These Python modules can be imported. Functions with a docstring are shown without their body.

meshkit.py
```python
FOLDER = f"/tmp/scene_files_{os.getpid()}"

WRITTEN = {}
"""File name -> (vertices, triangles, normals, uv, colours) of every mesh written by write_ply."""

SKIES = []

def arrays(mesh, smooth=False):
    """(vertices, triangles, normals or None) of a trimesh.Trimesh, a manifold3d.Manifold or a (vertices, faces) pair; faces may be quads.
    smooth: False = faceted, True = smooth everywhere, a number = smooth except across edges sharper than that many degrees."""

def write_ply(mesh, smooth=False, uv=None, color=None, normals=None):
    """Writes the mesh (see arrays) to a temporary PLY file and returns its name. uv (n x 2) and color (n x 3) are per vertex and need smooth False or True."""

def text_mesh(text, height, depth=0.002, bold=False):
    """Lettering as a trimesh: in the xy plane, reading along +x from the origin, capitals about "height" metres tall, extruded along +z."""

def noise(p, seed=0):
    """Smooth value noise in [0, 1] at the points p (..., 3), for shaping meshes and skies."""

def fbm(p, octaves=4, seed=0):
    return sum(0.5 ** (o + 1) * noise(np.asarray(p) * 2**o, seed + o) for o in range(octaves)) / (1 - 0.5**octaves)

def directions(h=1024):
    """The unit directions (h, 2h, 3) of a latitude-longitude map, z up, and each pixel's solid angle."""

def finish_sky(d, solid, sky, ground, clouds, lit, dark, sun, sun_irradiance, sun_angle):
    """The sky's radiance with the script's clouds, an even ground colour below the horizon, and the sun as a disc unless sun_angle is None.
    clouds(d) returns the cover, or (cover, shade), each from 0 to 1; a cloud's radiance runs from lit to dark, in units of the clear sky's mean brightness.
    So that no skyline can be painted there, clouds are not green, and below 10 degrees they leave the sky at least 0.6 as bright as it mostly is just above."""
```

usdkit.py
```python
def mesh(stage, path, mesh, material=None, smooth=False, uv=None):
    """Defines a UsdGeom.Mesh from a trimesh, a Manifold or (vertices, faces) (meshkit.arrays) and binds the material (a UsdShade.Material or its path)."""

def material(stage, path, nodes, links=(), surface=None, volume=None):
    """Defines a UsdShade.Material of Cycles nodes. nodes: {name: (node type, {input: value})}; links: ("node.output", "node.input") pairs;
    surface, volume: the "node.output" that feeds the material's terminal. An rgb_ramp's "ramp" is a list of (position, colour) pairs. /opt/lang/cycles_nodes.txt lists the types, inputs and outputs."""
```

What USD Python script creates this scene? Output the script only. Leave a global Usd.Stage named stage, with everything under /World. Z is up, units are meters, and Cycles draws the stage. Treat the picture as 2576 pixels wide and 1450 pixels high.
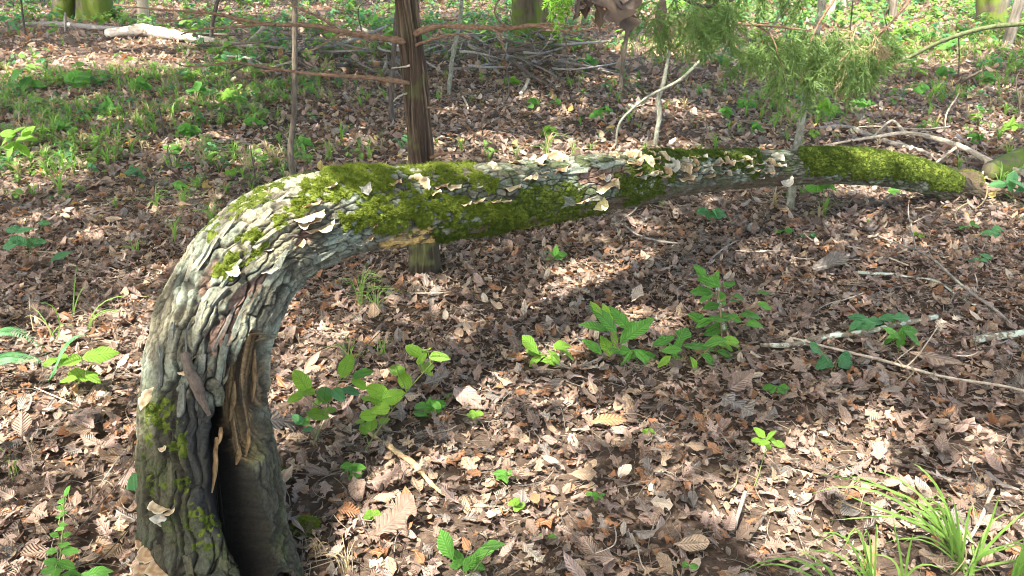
import math, random
import numpy as np
import trimesh
from scipy.interpolate import PchipInterpolator, CubicSpline
from scipy.spatial import cKDTree
import usdkit, meshkit
from pxr import Usd, UsdGeom, UsdLux, UsdShade, Sdf, Gf, Vt

random.seed(7)
RNG = np.random.default_rng(7)
stage = Usd.Stage.CreateInMemory()
UsdGeom.SetStageUpAxis(stage, UsdGeom.Tokens.z)
UsdGeom.SetStageMetersPerUnit(stage, 1.0)
stage.SetDefaultPrim(UsdGeom.Xform.Define(stage, '/World').GetPrim())
UsdGeom.Scope.Define(stage, '/World/Looks')

# ---------------------------------------------------------------- camera, sky, sun, exposure
FPX, CX, CY = 1874.0, 1288.0, 725.0            # lens in units of a 2576 px wide picture
PITCH = math.radians(25.0)
EYE = np.array([0.0, 0.0, 1.5])
FW = np.array([0, math.cos(PITCH), -math.sin(PITCH)])
UP = np.array([0, math.sin(PITCH), math.cos(PITCH)])
RT = np.array([1.0, 0, 0])
cam = UsdGeom.Camera.Define(stage, '/World/camera')
cam.CreateHorizontalApertureAttr(36.0)
cam.CreateVerticalApertureAttr(36.0 * 576 / 1024)
cam.CreateFocalLengthAttr(36.0 * FPX / 2576)
cam.CreateClippingRangeAttr(Gf.Vec2f(0.05, 500))
cam.CreateFStopAttr(0.0)
xf = UsdGeom.Xformable(cam)
xf.AddTransformOp().Set(Gf.Matrix4d(*RT, 0, *UP, 0, *(-FW), 0, *EYE, 1))
EXPOSURE = 2.9
cam.CreateExposureAttr(EXPOSURE)

SUN_EL = math.radians(60.0)
SUN_AZ = math.atan2(-0.55, -0.83)               # high, over the left shoulder
SUN = np.array([math.sin(SUN_AZ) * math.cos(SUN_EL), math.cos(SUN_AZ) * math.cos(SUN_EL), math.sin(SUN_EL)])
dome = UsdLux.DomeLight.Define(stage, '/World/sky')
dome.GetPrim().SetCustomDataByKey('kind', 'structure')
skymat = usdkit.material(stage, '/World/Looks/sky_light', {
    's': ('sky_texture', {'sky_type': 'single_scattering', 'sun_disc': False, 'sun_elevation': SUN_EL, 'sun_rotation': SUN_AZ, 'altitude': 200.0, 'aerosol_density': 5.0, 'ozone_density': 0.4}),
    'b': ('background_shader', {'strength': 0.15})}, [('s.color', 'b.color')], surface='b.background')
UsdShade.MaterialBindingAPI.Apply(dome.GetPrim()).Bind(skymat)
sun = UsdLux.DistantLight.Define(stage, '/World/sun')
sun.CreateNormalizeAttr(True)
sun.CreateIntensityAttr(0.85)
sun.CreateAngleAttr(0.53)
sun.CreateColorAttr(Gf.Vec3f(1.0, 0.94, 0.84))
zq = SUN / np.linalg.norm(SUN)
xq = np.cross([0, 1.0, 0], zq); xq /= np.linalg.norm(xq)
yq = np.cross(zq, xq)
UsdGeom.Xformable(sun).AddTransformOp().Set(Gf.Matrix4d(*xq, 0, *yq, 0, *zq, 0, 0, 0, 20, 1))
SU = np.cross(SUN, [0, 0, 1.0]); SU /= np.linalg.norm(SU)
SV = np.cross(SU, SUN)

def sunplane(p):
    p = np.asarray(p, float)
    return np.stack([p @ SU, p @ SV], -1)

# ---------------------------------------------------------------- helpers
used = {}
def numbered(parent, name):
    k = (parent, name); n = used.get(k, 0); used[k] = n + 1
    return name if n == 0 else f'{name}_{n:03d}'

def meta(p, label=None, cat=None, group=None, kind=None):
    for k, v in (('label', label), ('category', cat), ('group', group), ('kind', kind)):
        if v: p.SetCustomDataByKey(k, v)
    return p

def thing(name, label, cat, loc=None, group=None, kind=None):
    x = UsdGeom.Xform.Define(stage, '/World/' + numbered('/World', name))
    if loc is not None: x.AddTranslateOp().Set(Gf.Vec3d(*map(float, loc)))
    x.GetPrim().SetCustomDataByKey('at', '')
    x.GetPrim().ClearCustomDataByKey('at')
    LOC[str(x.GetPath())] = np.zeros(3) if loc is None else np.asarray(loc, float)
    meta(x.GetPrim(), label, cat, group, kind)
    return str(x.GetPath())
LOC = {}

def obj(name, mesh, mat, parent='/World', smooth=True, col=None, label=None, cat=None, group=None, kind=None, local=False):
    """One Mesh prim; vertices are given in world coordinates unless local."""
    path = parent + '/' + numbered(parent, name)
    if hasattr(mesh, 'vertices'): v, f = np.asarray(mesh.vertices), np.asarray(mesh.faces)
    else: v, f = np.asarray(mesh[0], float), np.asarray(mesh[1], int)
    off = LOC.get(parent, None)
    if parent == '/World' and not local and kind != 'structure':
        c = np.array([v[:, 0].mean(), v[:, 1].mean(), v[:, 2].min()])
        m = usdkit.mesh(stage, path, (v - c, f), mat, smooth=smooth)
        m.AddTranslateOp().Set(Gf.Vec3d(*map(float, c)))
    else:
        if off is None and not local:
            up = parent.rpartition('/')[0]
            off = LOC.get(up, np.zeros(3))
        m = usdkit.mesh(stage, path, (v if local else v - off, f), mat, smooth=smooth)
    if col is not None:
        UsdGeom.PrimvarsAPI(m).CreatePrimvar('col', Sdf.ValueTypeNames.Color3fArray, 'vertex').Set(Vt.Vec3fArray.FromNumpy(np.asarray(col, np.float32)))
    meta(m.GetPrim(), label, cat, group, kind)
    return str(m.GetPath())

def join(parts):
    vs, fs, n = [], [], 0
    for v, f in parts:
        f = np.asarray(f)
        if f.shape[1] == 4: f = np.vstack([f[:, [0, 1, 2]], f[:, [0, 2, 3]]])
        vs.append(v); fs.append(f + n); n += len(v)
    return np.vstack(vs), np.vstack(fs)

def sstep(a, b, x):
    t = np.clip((np.asarray(x, float) - a) / (b - a), 0, 1)
    return t * t * (3 - 2 * t)

def unit(v):
    v = np.asarray(v, float)
    return v / np.maximum(np.linalg.norm(v, axis=-1, keepdims=True), 1e-12)

noise, fbm = meshkit.noise, meshkit.fbm

def ht(x, y):
    x, y = np.asarray(x, float), np.asarray(y, float)
    p = np.stack([x, y, np.zeros_like(x)], -1)
    d = np.hypot(x, y - 2)
    a = 0.045 * (fbm(p * 0.8, 3, 3) - 0.5) * 2 + 0.018 * (fbm(p * 5, 2, 9) - 0.5) * 2
    b = 0.30 * (fbm(p * 0.12, 2, 21) - 0.5) * 2
    return a + b * sstep(5, 16, d) + 0.0

def ray(px, py):
    px, py = np.asarray(px, float), np.asarray(py, float)
    return FW + ((px - CX) / FPX)[..., None] * RT + ((CY - py) / FPX)[..., None] * UP

def P(px, py, depth):
    return EYE + ray(px, py) * np.asarray(depth, float)[..., None]

def G(px, py, lift=0.0):
    r = ray(px, py)
    z = np.zeros_like(np.asarray(px, float)) + lift
    for _ in range(12):
        t = np.minimum((z - EYE[2]) / np.minimum(r[..., 2], -0.02), 60)
        p = EYE + r * t[..., None]
        z = ht(p[..., 0], p[..., 1]) + lift
    return p

def PY(px, py, y):
    """the point seen at the pixel in the upright plane at distance y"""
    r = ray(px, py)
    return EYE + r * ((np.asarray(y, float) - EYE[1]) / r[..., 1])[..., None]

def proj(p):
    d = np.asarray(p) - EYE
    z = d @ FW
    return CX + FPX * (d @ RT) / z, CY - FPX * (d @ UP) / z, z

def spline(pts, n):
    pts = np.asarray(pts, float)
    if len(pts) == 2: return pts[0] + (pts[1] - pts[0]) * np.linspace(0, 1, n)[:, None]
    c = np.r_[0, np.cumsum(np.sqrt(np.linalg.norm(np.diff(pts[:, :3], axis=0), axis=1)) + 1e-6)]
    return CubicSpline(c, pts)(np.linspace(0, c[-1], n)) if len(pts) > 3 else PchipInterpolator(c, pts)(np.linspace(0, c[-1], n))

def frames(c):
    t = unit(np.gradient(c, axis=0))
    a = np.zeros_like(c)
    ref = np.array([0, 0, 1.0]) if abs(t[0, 2]) < 0.9 else np.array([1.0, 0, 0])
    a[0] = unit(ref - t[0] * (ref @ t[0]))
    for i in range(1, len(c)):
        a[i] = unit(a[i - 1] - t[i] * (a[i - 1] @ t[i]))
    return t, a, np.cross(t, a)

def tube(pts, radii, n=None, m=7, rough=0.0, seed=0, cap=True):
    pts = np.asarray(pts, float)
    n = n or max(4, 5 * len(pts))
    c = spline(pts, n)
    r = np.interp(np.linspace(0, 1, n), np.linspace(0, 1, len(np.atleast_1d(radii))), np.atleast_1d(radii))
    t, a, b = frames(c)
    th = np.arange(m) / m * 2 * np.pi
    ring = np.cos(th)[None, :, None] * a[:, None] + np.sin(th)[None, :, None] * b[:, None]
    rr = np.repeat(r[:, None], m, 1)
    if rough:
        q = c[:, None] + ring * r[:, None, None]
        rr = rr * (1 + rough * 2 * (fbm(q * (0.35 / max(r.mean(), 1e-3)), 2, seed) - 0.5))
    v = (c[:, None] + ring * rr[..., None]).reshape(-1, 3)
    i, j = np.meshgrid(np.arange(n - 1), np.arange(m), indexing='ij')
    A, B = i * m + j, i * m + (j + 1) % m
    f = np.stack([A, B, B + m, A + m], -1).reshape(-1, 4)
    f = np.vstack([f[:, [0, 1, 2]], f[:, [0, 2, 3]]])
    if cap:
        v = np.vstack([v, c[0], c[-1]]); k = len(v)
        j = np.arange(m)
        f = np.vstack([f, np.stack([(j + 1) % m, j, np.full(m, k - 2)], -1), np.stack([(n - 1) * m + j, (n - 1) * m + (j + 1) % m, np.full(m, k - 1)], -1)])
    return v, f

# ---------------------------------------------------------------- materials
def M(name, nodes, links, surface): return usdkit.material(stage, '/World/Looks/' + name, nodes, links, surface=surface)

def leaf_mat(name, dark, light, trans, tfac, scale=30.0, rough=0.55, spec=0.3, rnd='object', veins=0.0, vein_tone=(0.72, 0.72, 0.72)):
    nodes = {'tc': ('texture_coordinate', {}), 'n': ('noise_texture', {'scale': scale, 'detail': 4.0, 'roughness': 0.65}),
             'oi': ('object_info', {}) if rnd == 'object' else ('geometry', {}),
             'a': ('math', {'math_type': 'multiply_add', 'value2': 0.55, 'value3': -0.02}),
             'b': ('math', {'math_type': 'multiply_add', 'value2': 0.75}),
             'r': ('rgb_ramp', {'ramp': [(0.15, dark), (0.8, light)]}),
             'p': ('principled_bsdf', {'roughness': rough, 'specular_ior_level': spec}),
             't': ('translucent_bsdf', {}), 'tm': ('mix', {'mix_type': 'multiply', 'fac': 1.0, 'color2': trans}),
             'bm': ('bump', {'strength': 0.35, 'distance': 0.004}),
             'm': ('mix_closure', {'fac': tfac})}
    links = [('tc.object', 'n.vector'), ('oi.random' if rnd == 'object' else 'oi.random_per_island', 'a.value1'), ('n.fac', 'b.value1'), ('a.value', 'b.value3'),
             ('b.value', 'r.fac'), ('r.color', 'p.base_color'), ('r.color', 'tm.color1'), ('tm.color', 't.color'),
             ('n.fac', 'bm.height'), ('bm.normal', 'p.normal'),
             ('p.BSDF', 'm.closure1'), ('t.BSDF', 'm.closure2')]
    if veins:
        nodes.update({'sx': ('separate_xyz', {}), 'ay': ('math', {'math_type': 'absolute'}), 'cx': ('math', {'math_type': 'multiply_add', 'value2': -0.9}), 'cv': ('combine_xyz', {}),
                      'w': ('wave_texture', {'scale': 3.2, 'distortion': 0.6, 'detail': 1.0}), 'wr': ('map_range', {'from_min': 0.90, 'from_max': 1.0, 'to_min': 0.0, 'to_max': veins}),
                      'mr': ('map_range', {'from_min': 0.006, 'from_max': 0.016, 'to_min': veins * 1.3, 'to_max': 0.0}), 'mx': ('math', {'math_type': 'maximum'}), 'vm': ('mix', {'mix_type': 'multiply', 'color2': vein_tone}),
                      'ha': ('math', {'math_type': 'multiply_add', 'value2': 0.6}),
                      'n3': ('noise_texture', {'scale': 9.0, 'detail': 3.0}), 'sp': ('map_range', {'from_min': 0.62, 'from_max': 0.70, 'to_min': 0.0, 'to_max': 0.55}), 'sm': ('mix', {'mix_type': 'multiply', 'color2': (0.45, 0.38, 0.32)})})
        links = [l for l in links if not l[0] == 'r.color' and l != ('n.fac', 'bm.height')]
        links += [('tc.object', 'sx.vector'), ('sx.y', 'ay.value1'), ('ay.value', 'cx.value1'), ('sx.x', 'cx.value3'), ('cx.value', 'cv.x'), ('cv.vector', 'w.vector'), ('w.fac', 'wr.value'), ('ay.value', 'mr.value'),
                  ('wr.result', 'mx.value1'), ('mr.result', 'mx.value2'), ('mx.value', 'vm.fac'), ('tc.object', 'n3.vector'), ('n3.fac', 'sp.value'), ('sp.result', 'sm.fac'), ('r.color', 'sm.color1'), ('sm.color', 'vm.color1'),
                  ('vm.color', 'p.base_color'), ('vm.color', 'tm.color1'), ('mx.value', 'ha.value1'), ('n.fac', 'ha.value3'), ('ha.value', 'bm.height')]
        nodes['bm'] = ('bump', {'strength': 0.6, 'distance': 0.006})
    return M(name, nodes, links, 'm.closure')

DEAD = [leaf_mat('dead_leaf_' + n, d, l, (1.6, 1.1, 0.7), 0.16, scale=7.0, veins=0.5) for n, d, l in [
    ('brown', (0.115, 0.078, 0.058), (0.28, 0.20, 0.15)),
    ('pinkish', (0.165, 0.112, 0.09), (0.36, 0.26, 0.21)),
    ('tan', (0.20, 0.135, 0.085), (0.42, 0.31, 0.21)),
    ('grey', (0.085, 0.072, 0.062), (0.24, 0.205, 0.175)),
    ('dark', (0.04, 0.029, 0.022), (0.11, 0.078, 0.058)),
    ('russet', (0.15, 0.068, 0.033), (0.33, 0.17, 0.085)),
    ('pale', (0.26, 0.205, 0.15), (0.52, 0.43, 0.33)),
    ('umber', (0.08, 0.055, 0.041), (0.20, 0.142, 0.107)),
    ('yellowed', (0.28, 0.19, 0.05), (0.50, 0.38, 0.13))]]
DEADN = ['brown', 'pinkish', 'tan', 'grey', 'dark', 'russet', 'pale', 'umber', 'yellowed']
GREEN = leaf_mat('green_leaf', (0.05, 0.14, 0.028), (0.10, 0.24, 0.045), (2.0, 2.2, 0.9), 0.42, scale=5, veins=0.6, vein_tone=(0.62, 0.72, 0.55))
LIME = leaf_mat('lime_leaf', (0.11, 0.22, 0.03), (0.19, 0.34, 0.055), (2.0, 1.9, 0.7), 0.5, scale=5, veins=0.6, vein_tone=(0.62, 0.72, 0.55))
BLUEGREEN = leaf_mat('bluegreen_leaf', (0.045, 0.13, 0.055), (0.085, 0.21, 0.085), (1.8, 2.2, 1.3), 0.40, scale=5, veins=0.6, vein_tone=(0.62, 0.72, 0.55))
COVER = leaf_mat('undergrowth_leaf', (0.075, 0.14, 0.032), (0.18, 0.30, 0.07), (1.9, 2.1, 0.9), 0.42, scale=9, rnd='island')
GRASS = leaf_mat('grass_blade', (0.085, 0.155, 0.03), (0.18, 0.29, 0.065), (1.6, 1.8, 0.8), 0.4, scale=14, rnd='island')
STRAW = leaf_mat('straw_blade', (0.20, 0.16, 0.08), (0.42, 0.34, 0.19), (1.3, 1.2, 0.9), 0.25, scale=14, rnd='island')
JUNIPER = leaf_mat('juniper_needle', (0.06, 0.11, 0.03), (0.19, 0.27, 0.075), (1.6, 1.8, 0.8), 0.25, scale=20, rnd='island')
CANOPY = leaf_mat('canopy_leaf', (0.04, 0.09, 0.025), (0.08, 0.15, 0.04), (2.0, 2.2, 0.9), 0.4, scale=6, rnd='island')
MOSS = leaf_mat('moss_yellow', (0.05, 0.065, 0.008), (0.25, 0.31, 0.05), (1.6, 1.7, 0.6), 0.28, scale=38, rnd='island', rough=0.8, spec=0.1)
MOSSB = leaf_mat('moss_cushion', (0.025, 0.03, 0.008), (0.10, 0.125, 0.02), (1.6, 1.7, 0.6), 0.1, scale=60, rough=0.9, spec=0.05)
MOSSD = leaf_mat('moss_dark', (0.022, 0.038, 0.008), (0.14, 0.185, 0.035), (1.6, 1.7, 0.6), 0.25, scale=34, rnd='island', rough=0.8, spec=0.1)

def vcol_mat(name, scale=60.0, amt=0.5, rough=0.85, bump=0.5, dist=0.006, trans=0.0, stretch=None):
    nodes = {'tc': ('texture_coordinate', {}), 'at': ('attribute', {'attribute': 'col'}),
             'n': ('noise_texture', {'scale': scale, 'detail': 6.0, 'roughness': 0.7}),
             'v': ('map_range', {'value': 0.5, 'from_min': 0.25, 'from_max': 0.75, 'to_min': 1 - amt, 'to_max': 1 + amt}),
             'x': ('vector_math', {'math_type': 'scale'}),
             'bm': ('bump', {'strength': bump, 'distance': dist}),
             'p': ('principled_bsdf', {'roughness': rough, 'specular_ior_level': 0.2})}
    links = [('tc.object', 'n.vector'), ('n.fac', 'v.value'), ('at.color', 'x.vector1'), ('v.result', 'x.scale'), ('x.vector', 'p.base_color'), ('n.fac', 'bm.height'), ('bm.normal', 'p.normal')]
    if stretch:
        nodes['mp'] = ('mapping', {'scale': stretch})
        links[0] = ('tc.object', 'mp.vector'); links.append(('mp.vector', 'n.vector'))
    if trans:
        nodes['t'] = ('translucent_bsdf', {}); nodes['m'] = ('mix_closure', {'fac': trans})
        links += [('x.vector', 't.color'), ('p.BSDF', 'm.closure1'), ('t.BSDF', 'm.closure2')]
        return M(name, nodes, links, 'm.closure')
    return M(name, nodes, links, 'p.BSDF')

BARK = vcol_mat('lichened_bark', 110.0, 0.6, 0.92, 1.0, 0.009)
FUNGUS = vcol_mat('bracket_fungus', 60.0, 0.2, 0.7, 0.25, 0.002, trans=0.22)

def bark_mat(name, a, b, scale=25.0, stretch=(1, 1, 0.15), spots=None, rough=0.9):
    nodes = {'tc': ('texture_coordinate', {}), 'mp': ('mapping', {'scale': stretch}), 'n': ('noise_texture', {'scale': scale, 'detail': 6.0, 'roughness': 0.68}),
             'r': ('rgb_ramp', {'ramp': [(0.3, a), (0.68, b)]}), 'bm': ('bump', {'strength': 0.9, 'distance': 0.02}),
             'p': ('principled_bsdf', {'roughness': rough, 'specular_ior_level': 0.15})}
    links = [('tc.object', 'mp.vector'), ('mp.vector', 'n.vector'), ('n.fac', 'r.fac'), ('n.fac', 'bm.height'), ('bm.normal', 'p.normal')]
    if spots:
        nodes['n2'] = ('noise_texture', {'scale': spots[1], 'detail': 4.0, 'roughness': 0.6})
        nodes['mr'] = ('map_range', {'from_min': spots[2], 'from_max': spots[2] + 0.08, 'clamp': True})
        nodes['mx'] = ('mix', {'color2': spots[0]})
        links += [('tc.object', 'n2.vector'), ('n2.fac', 'mr.value'), ('mr.result', 'mx.fac'), ('r.color', 'mx.color1'), ('mx.color', 'p.base_color')]
    else: links.append(('r.color', 'p.base_color'))
    return M(name, nodes, links, 'p.BSDF')

CEDARB = vcol_mat('cedar_bark', 40.0, 0.55, 0.9, 0.8, 0.008, stretch=(1, 1, 0.12))
CEDARBR = bark_mat('cedar_branch_bark', (0.10, 0.058, 0.036), (0.27, 0.17, 0.11), 60, (1, 1, 1))
TREEB = bark_mat('grey_trunk_bark', (0.055, 0.048, 0.038), (0.20, 0.175, 0.14), 14)
TREEM = bark_mat('mossy_trunk_bark', (0.04, 0.034, 0.024), (0.14, 0.115, 0.08), 12, (1, 1, 0.2), ((0.085, 0.115, 0.02), 2.2, 0.40))
TREEP = bark_mat('pale_trunk_bark', (0.20, 0.16, 0.11), (0.45, 0.38, 0.28), 14)
STEMB = bark_mat('sapling_bark', (0.05, 0.04, 0.03), (0.16, 0.132, 0.098), 50, (1, 1, 0.3))
STEMD = bark_mat('dark_sapling_bark', (0.035, 0.029, 0.024), (0.12, 0.10, 0.08), 50, (1, 1, 0.3))
STEML = bark_mat('lichened_sapling_bark', (0.09, 0.085, 0.06), (0.25, 0.25, 0.19), 50, (1, 1, 0.6), ((0.23, 0.25, 0.195), 28, 0.52))
STEMG = bark_mat('green_stem_bark', (0.065, 0.08, 0.036), (0.15, 0.17, 0.085), 40, (1, 1, 0.4))
STICKP = bark_mat('pale_stick_bark', (0.25, 0.20, 0.14), (0.52, 0.44, 0.34), 45, (1, 1, 1))
STICKG = bark_mat('grey_stick_bark', (0.11, 0.095, 0.08), (0.32, 0.285, 0.24), 45, (1, 1, 1))
STICKL = bark_mat('lichened_stick_bark', (0.10, 0.08, 0.055), (0.28, 0.23, 0.16), 45, (1, 1, 1), ((0.42, 0.46, 0.37), 22, 0.47))
STICKD = bark_mat('dark_stick_bark', (0.045, 0.035, 0.027), (0.15, 0.115, 0.09), 45, (1, 1, 1))
WOODP = bark_mat('weathered_log_wood', (0.34, 0.29, 0.23), (0.62, 0.55, 0.46), 16, (1, 1, 1), ((0.20, 0.11, 0.06), 7, 0.58))
ROT = bark_mat('rotten_wood', (0.20, 0.13, 0.065), (0.50, 0.36, 0.20), 40, (0.3, 1, 1))
BRUSHG = bark_mat('brush_bark', (0.06, 0.05, 0.042), (0.19, 0.165, 0.14), 45, (1, 1, 1))
ROTD = bark_mat('rotten_heartwood', (0.07, 0.042, 0.02), (0.30, 0.19, 0.09), 60, (1, 1, .2))
GREENSTEM = bark_mat('plant_stem', (0.08, 0.11, 0.03), (0.20, 0.22, 0.08), 30, (1, 1, 1))
BROWNSTEM = bark_mat('woody_stem', (0.12, 0.08, 0.045), (0.30, 0.21, 0.12), 30, (1, 1, 1))
STONE = bark_mat('grey_stone', (0.16, 0.155, 0.14), (0.40, 0.39, 0.36), 20, (1, 1, 1), ((0.06, 0.09, 0.02), 18, 0.55))
SOIL = M('forest_soil', {'g': ('geometry', {}), 'n': ('noise_texture', {'scale': 14.0, 'detail': 8.0, 'roughness': 0.75}), 'n2': ('noise_texture', {'scale': 60.0, 'detail': 3.0}),
    'r': ('rgb_ramp', {'ramp': [(0.3, (0.05, 0.036, 0.027)), (0.55, (0.13, 0.092, 0.068)), (0.72, (0.24, 0.175, 0.13))]}),
    'mx': ('mix', {'mix_type': 'multiply', 'fac': 0.5}), 'bm': ('bump', {'strength': 1.0, 'distance': 0.03}), 'p': ('principled_bsdf', {'roughness': 0.95, 'specular_ior_level': 0.1})},
    [('g.position', 'n.vector'), ('g.position', 'n2.vector'), ('n.fac', 'r.fac'), ('r.color', 'mx.color1'), ('n2.fac', 'mx.color2'), ('mx.color', 'p.base_color'), ('n.fac', 'bm.height'), ('bm.normal', 'p.normal')], 'p.BSDF')

# ---------------------------------------------------------------- ground
def ground():
    gx = np.unique(np.r_[np.linspace(-60, -12, 30), np.linspace(-12, 12, 200), np.linspace(12, 60, 30)])
    gy = np.unique(np.r_[np.linspace(-30, 0, 20), np.linspace(0, 14, 160), np.linspace(14, 90, 50)])
    X, Y = np.meshgrid(gx, gy)
    v = np.stack([X, Y, ht(X, Y) - 0.012], -1).reshape(-1, 3)
    n, m = X.shape
    i, j = np.meshgrid(np.arange(n - 1), np.arange(m - 1), indexing='ij')
    A = i * m + j
    f = np.stack([A, A + 1, A + m + 1, A + m], -1).reshape(-1, 4)
    obj('ground', (v, np.vstack([f[:, [0, 1, 2]], f[:, [0, 2, 3]]])), SOIL, kind='structure', label='forest floor of dark soil under the leaf litter', cat='ground')
ground()

# ---------------------------------------------------------------- the bent tree
TR = np.array([  # px, py, width px, depth
    (592, 1640, 440, 1.78), (568, 1500, 372, 1.89), (544, 1340, 330, 1.91), (530, 1180, 306, 1.90), (516, 1000, 276, 1.90), (538, 850, 264, 1.90), (590, 720, 254, 1.93),
    (680, 612, 240, 2.00), (828, 546, 214, 2.13), (1000, 521, 190, 2.36), (1200, 501, 168, 2.62), (1400, 478, 148, 2.90), (1600, 450, 126, 3.22),
    (1800, 430, 94, 3.70), (2000, 421, 84, 4.06), (2150, 420, 82, 4.30), (2300, 441, 74, 4.55), (2400, 474, 62, 4.72), (2475, 506, 36, 4.84)], float)
TC = P(TR[:, 0], TR[:, 1], TR[:, 3])
TRAD = TR[:, 2] * TR[:, 3] / FPX / 2
chord = np.r_[0, np.cumsum(np.linalg.norm(np.diff(TC, axis=0), axis=1))]
NS, NT = 1080, 230
ss = np.interp(np.linspace(0, 1, NS), [0, 0.74, 1], [0, 0.50 * chord[-1], chord[-1]])
cl = CubicSpline(chord, TC)(ss)
rad = PchipInterpolator(chord, TRAD)(ss)
tt, ta, tb = frames(cl)
tt = unit(np.gradient(cl, ss, axis=0))
to_eye = unit(EYE - cl)
th0 = np.unwrap(np.arctan2((to_eye * tb).sum(-1), (to_eye * ta).sum(-1)))
gu = np.linspace(-1, 1, NT, endpoint=False)
gu = np.pi * (0.60 * gu + 0.40 * gu ** 3)                # denser towards the eye
S2, T2 = np.meshgrid(ss, gu + np.pi, indexing='ij')
ang = th0[:, None] + gu[None]
ring = np.cos(ang)[..., None] * ta[:, None] + np.sin(ang)[..., None] * tb[:, None]
base = cl[:, None] + ring * rad[:, None, None]
bpx, bpy, bz = proj(base)
facing = -(ring * unit(base - EYE)).sum(-1)              # 1 = turned to the camera

def inpoly(poly, x, y, soft=8.0):
    """1 inside the outline, fading to 0 over soft px outside it, for points that face the camera"""
    poly = np.asarray(poly, float)
    pts = np.stack([np.ravel(x), np.ravel(y)], -1)
    ins = np.zeros(len(pts), bool)
    for q, w in zip(poly, np.roll(poly, -1, 0)):
        if q[1] != w[1]: ins ^= ((q[1] > pts[:, 1]) != (w[1] > pts[:, 1])) & (pts[:, 0] < (w[0] - q[0]) * (pts[:, 1] - q[1]) / (w[1] - q[1]) + q[0])
    out = ins.astype(float)
    near = ~ins & (pts[:, 0] > poly[:, 0].min() - soft) & (pts[:, 0] < poly[:, 0].max() + soft) & (pts[:, 1] > poly[:, 1].min() - soft) & (pts[:, 1] < poly[:, 1].max() + soft)
    a = poly; b = np.roll(poly, -1, 0)
    p = pts[near]
    if len(p):
        d = np.full(len(p), 1e9)
        for q, w in zip(a, b):
            e = w - q; u = np.clip(((p - q) @ e) / max(e @ e, 1e-9), 0, 1)
            d = np.minimum(d, np.linalg.norm(p - q - u[:, None] * e, axis=1))
        out[near] = np.clip(1 - d / soft, 0, 1)
    return out.reshape(np.shape(x))
front = sstep(-0.05, 0.15, facing)
wob = lambda k, s: (fbm(base * k, 3, s) - 0.5) * 2
wpx, wpy = bpx + 16 * wob(18, 31), bpy + 16 * wob(18, 57)

def plates(la, lb, seed, warp=0.35):
    """elongated bark plates: distance to the nearest crack and the plate's own random number"""
    rg = np.random.default_rng(seed)
    span = ss[-1] / la; wid = 2 * np.pi / lb
    n = int(span * wid)
    q = np.stack([rg.uniform(0, span, n), rg.uniform(0, wid, n)], -1)
    q3 = np.vstack([q, q + [0, wid], q - [0, wid]])
    w1, w2 = (fbm(base * 14, 3, seed + 1) - .5) * 2, (fbm(base * 14, 3, seed + 2) - .5) * 2
    x = np.stack([S2 / la + warp * w1, T2 / lb + warp * w2], -1).reshape(-1, 2)
    d, i = cKDTree(q3).query(x, k=2)
    return (d[:, 1] - d[:, 0]).reshape(S2.shape), rg.uniform(0, 1, n)[i[:, 0] % n].reshape(S2.shape)
e1, id1 = plates(0.15, 0.21, 5, 0.8)
e2, id2 = plates(0.055, 0.17, 6, 0.4)
lower = sstep(1380, 1150, bpy) * 0 + sstep(1000, 600, bpx)          # arch and trunk: long plates; outer log: smaller ones
e3, id3 = plates(0.025, 0.09, 8, 0.5)
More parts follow.
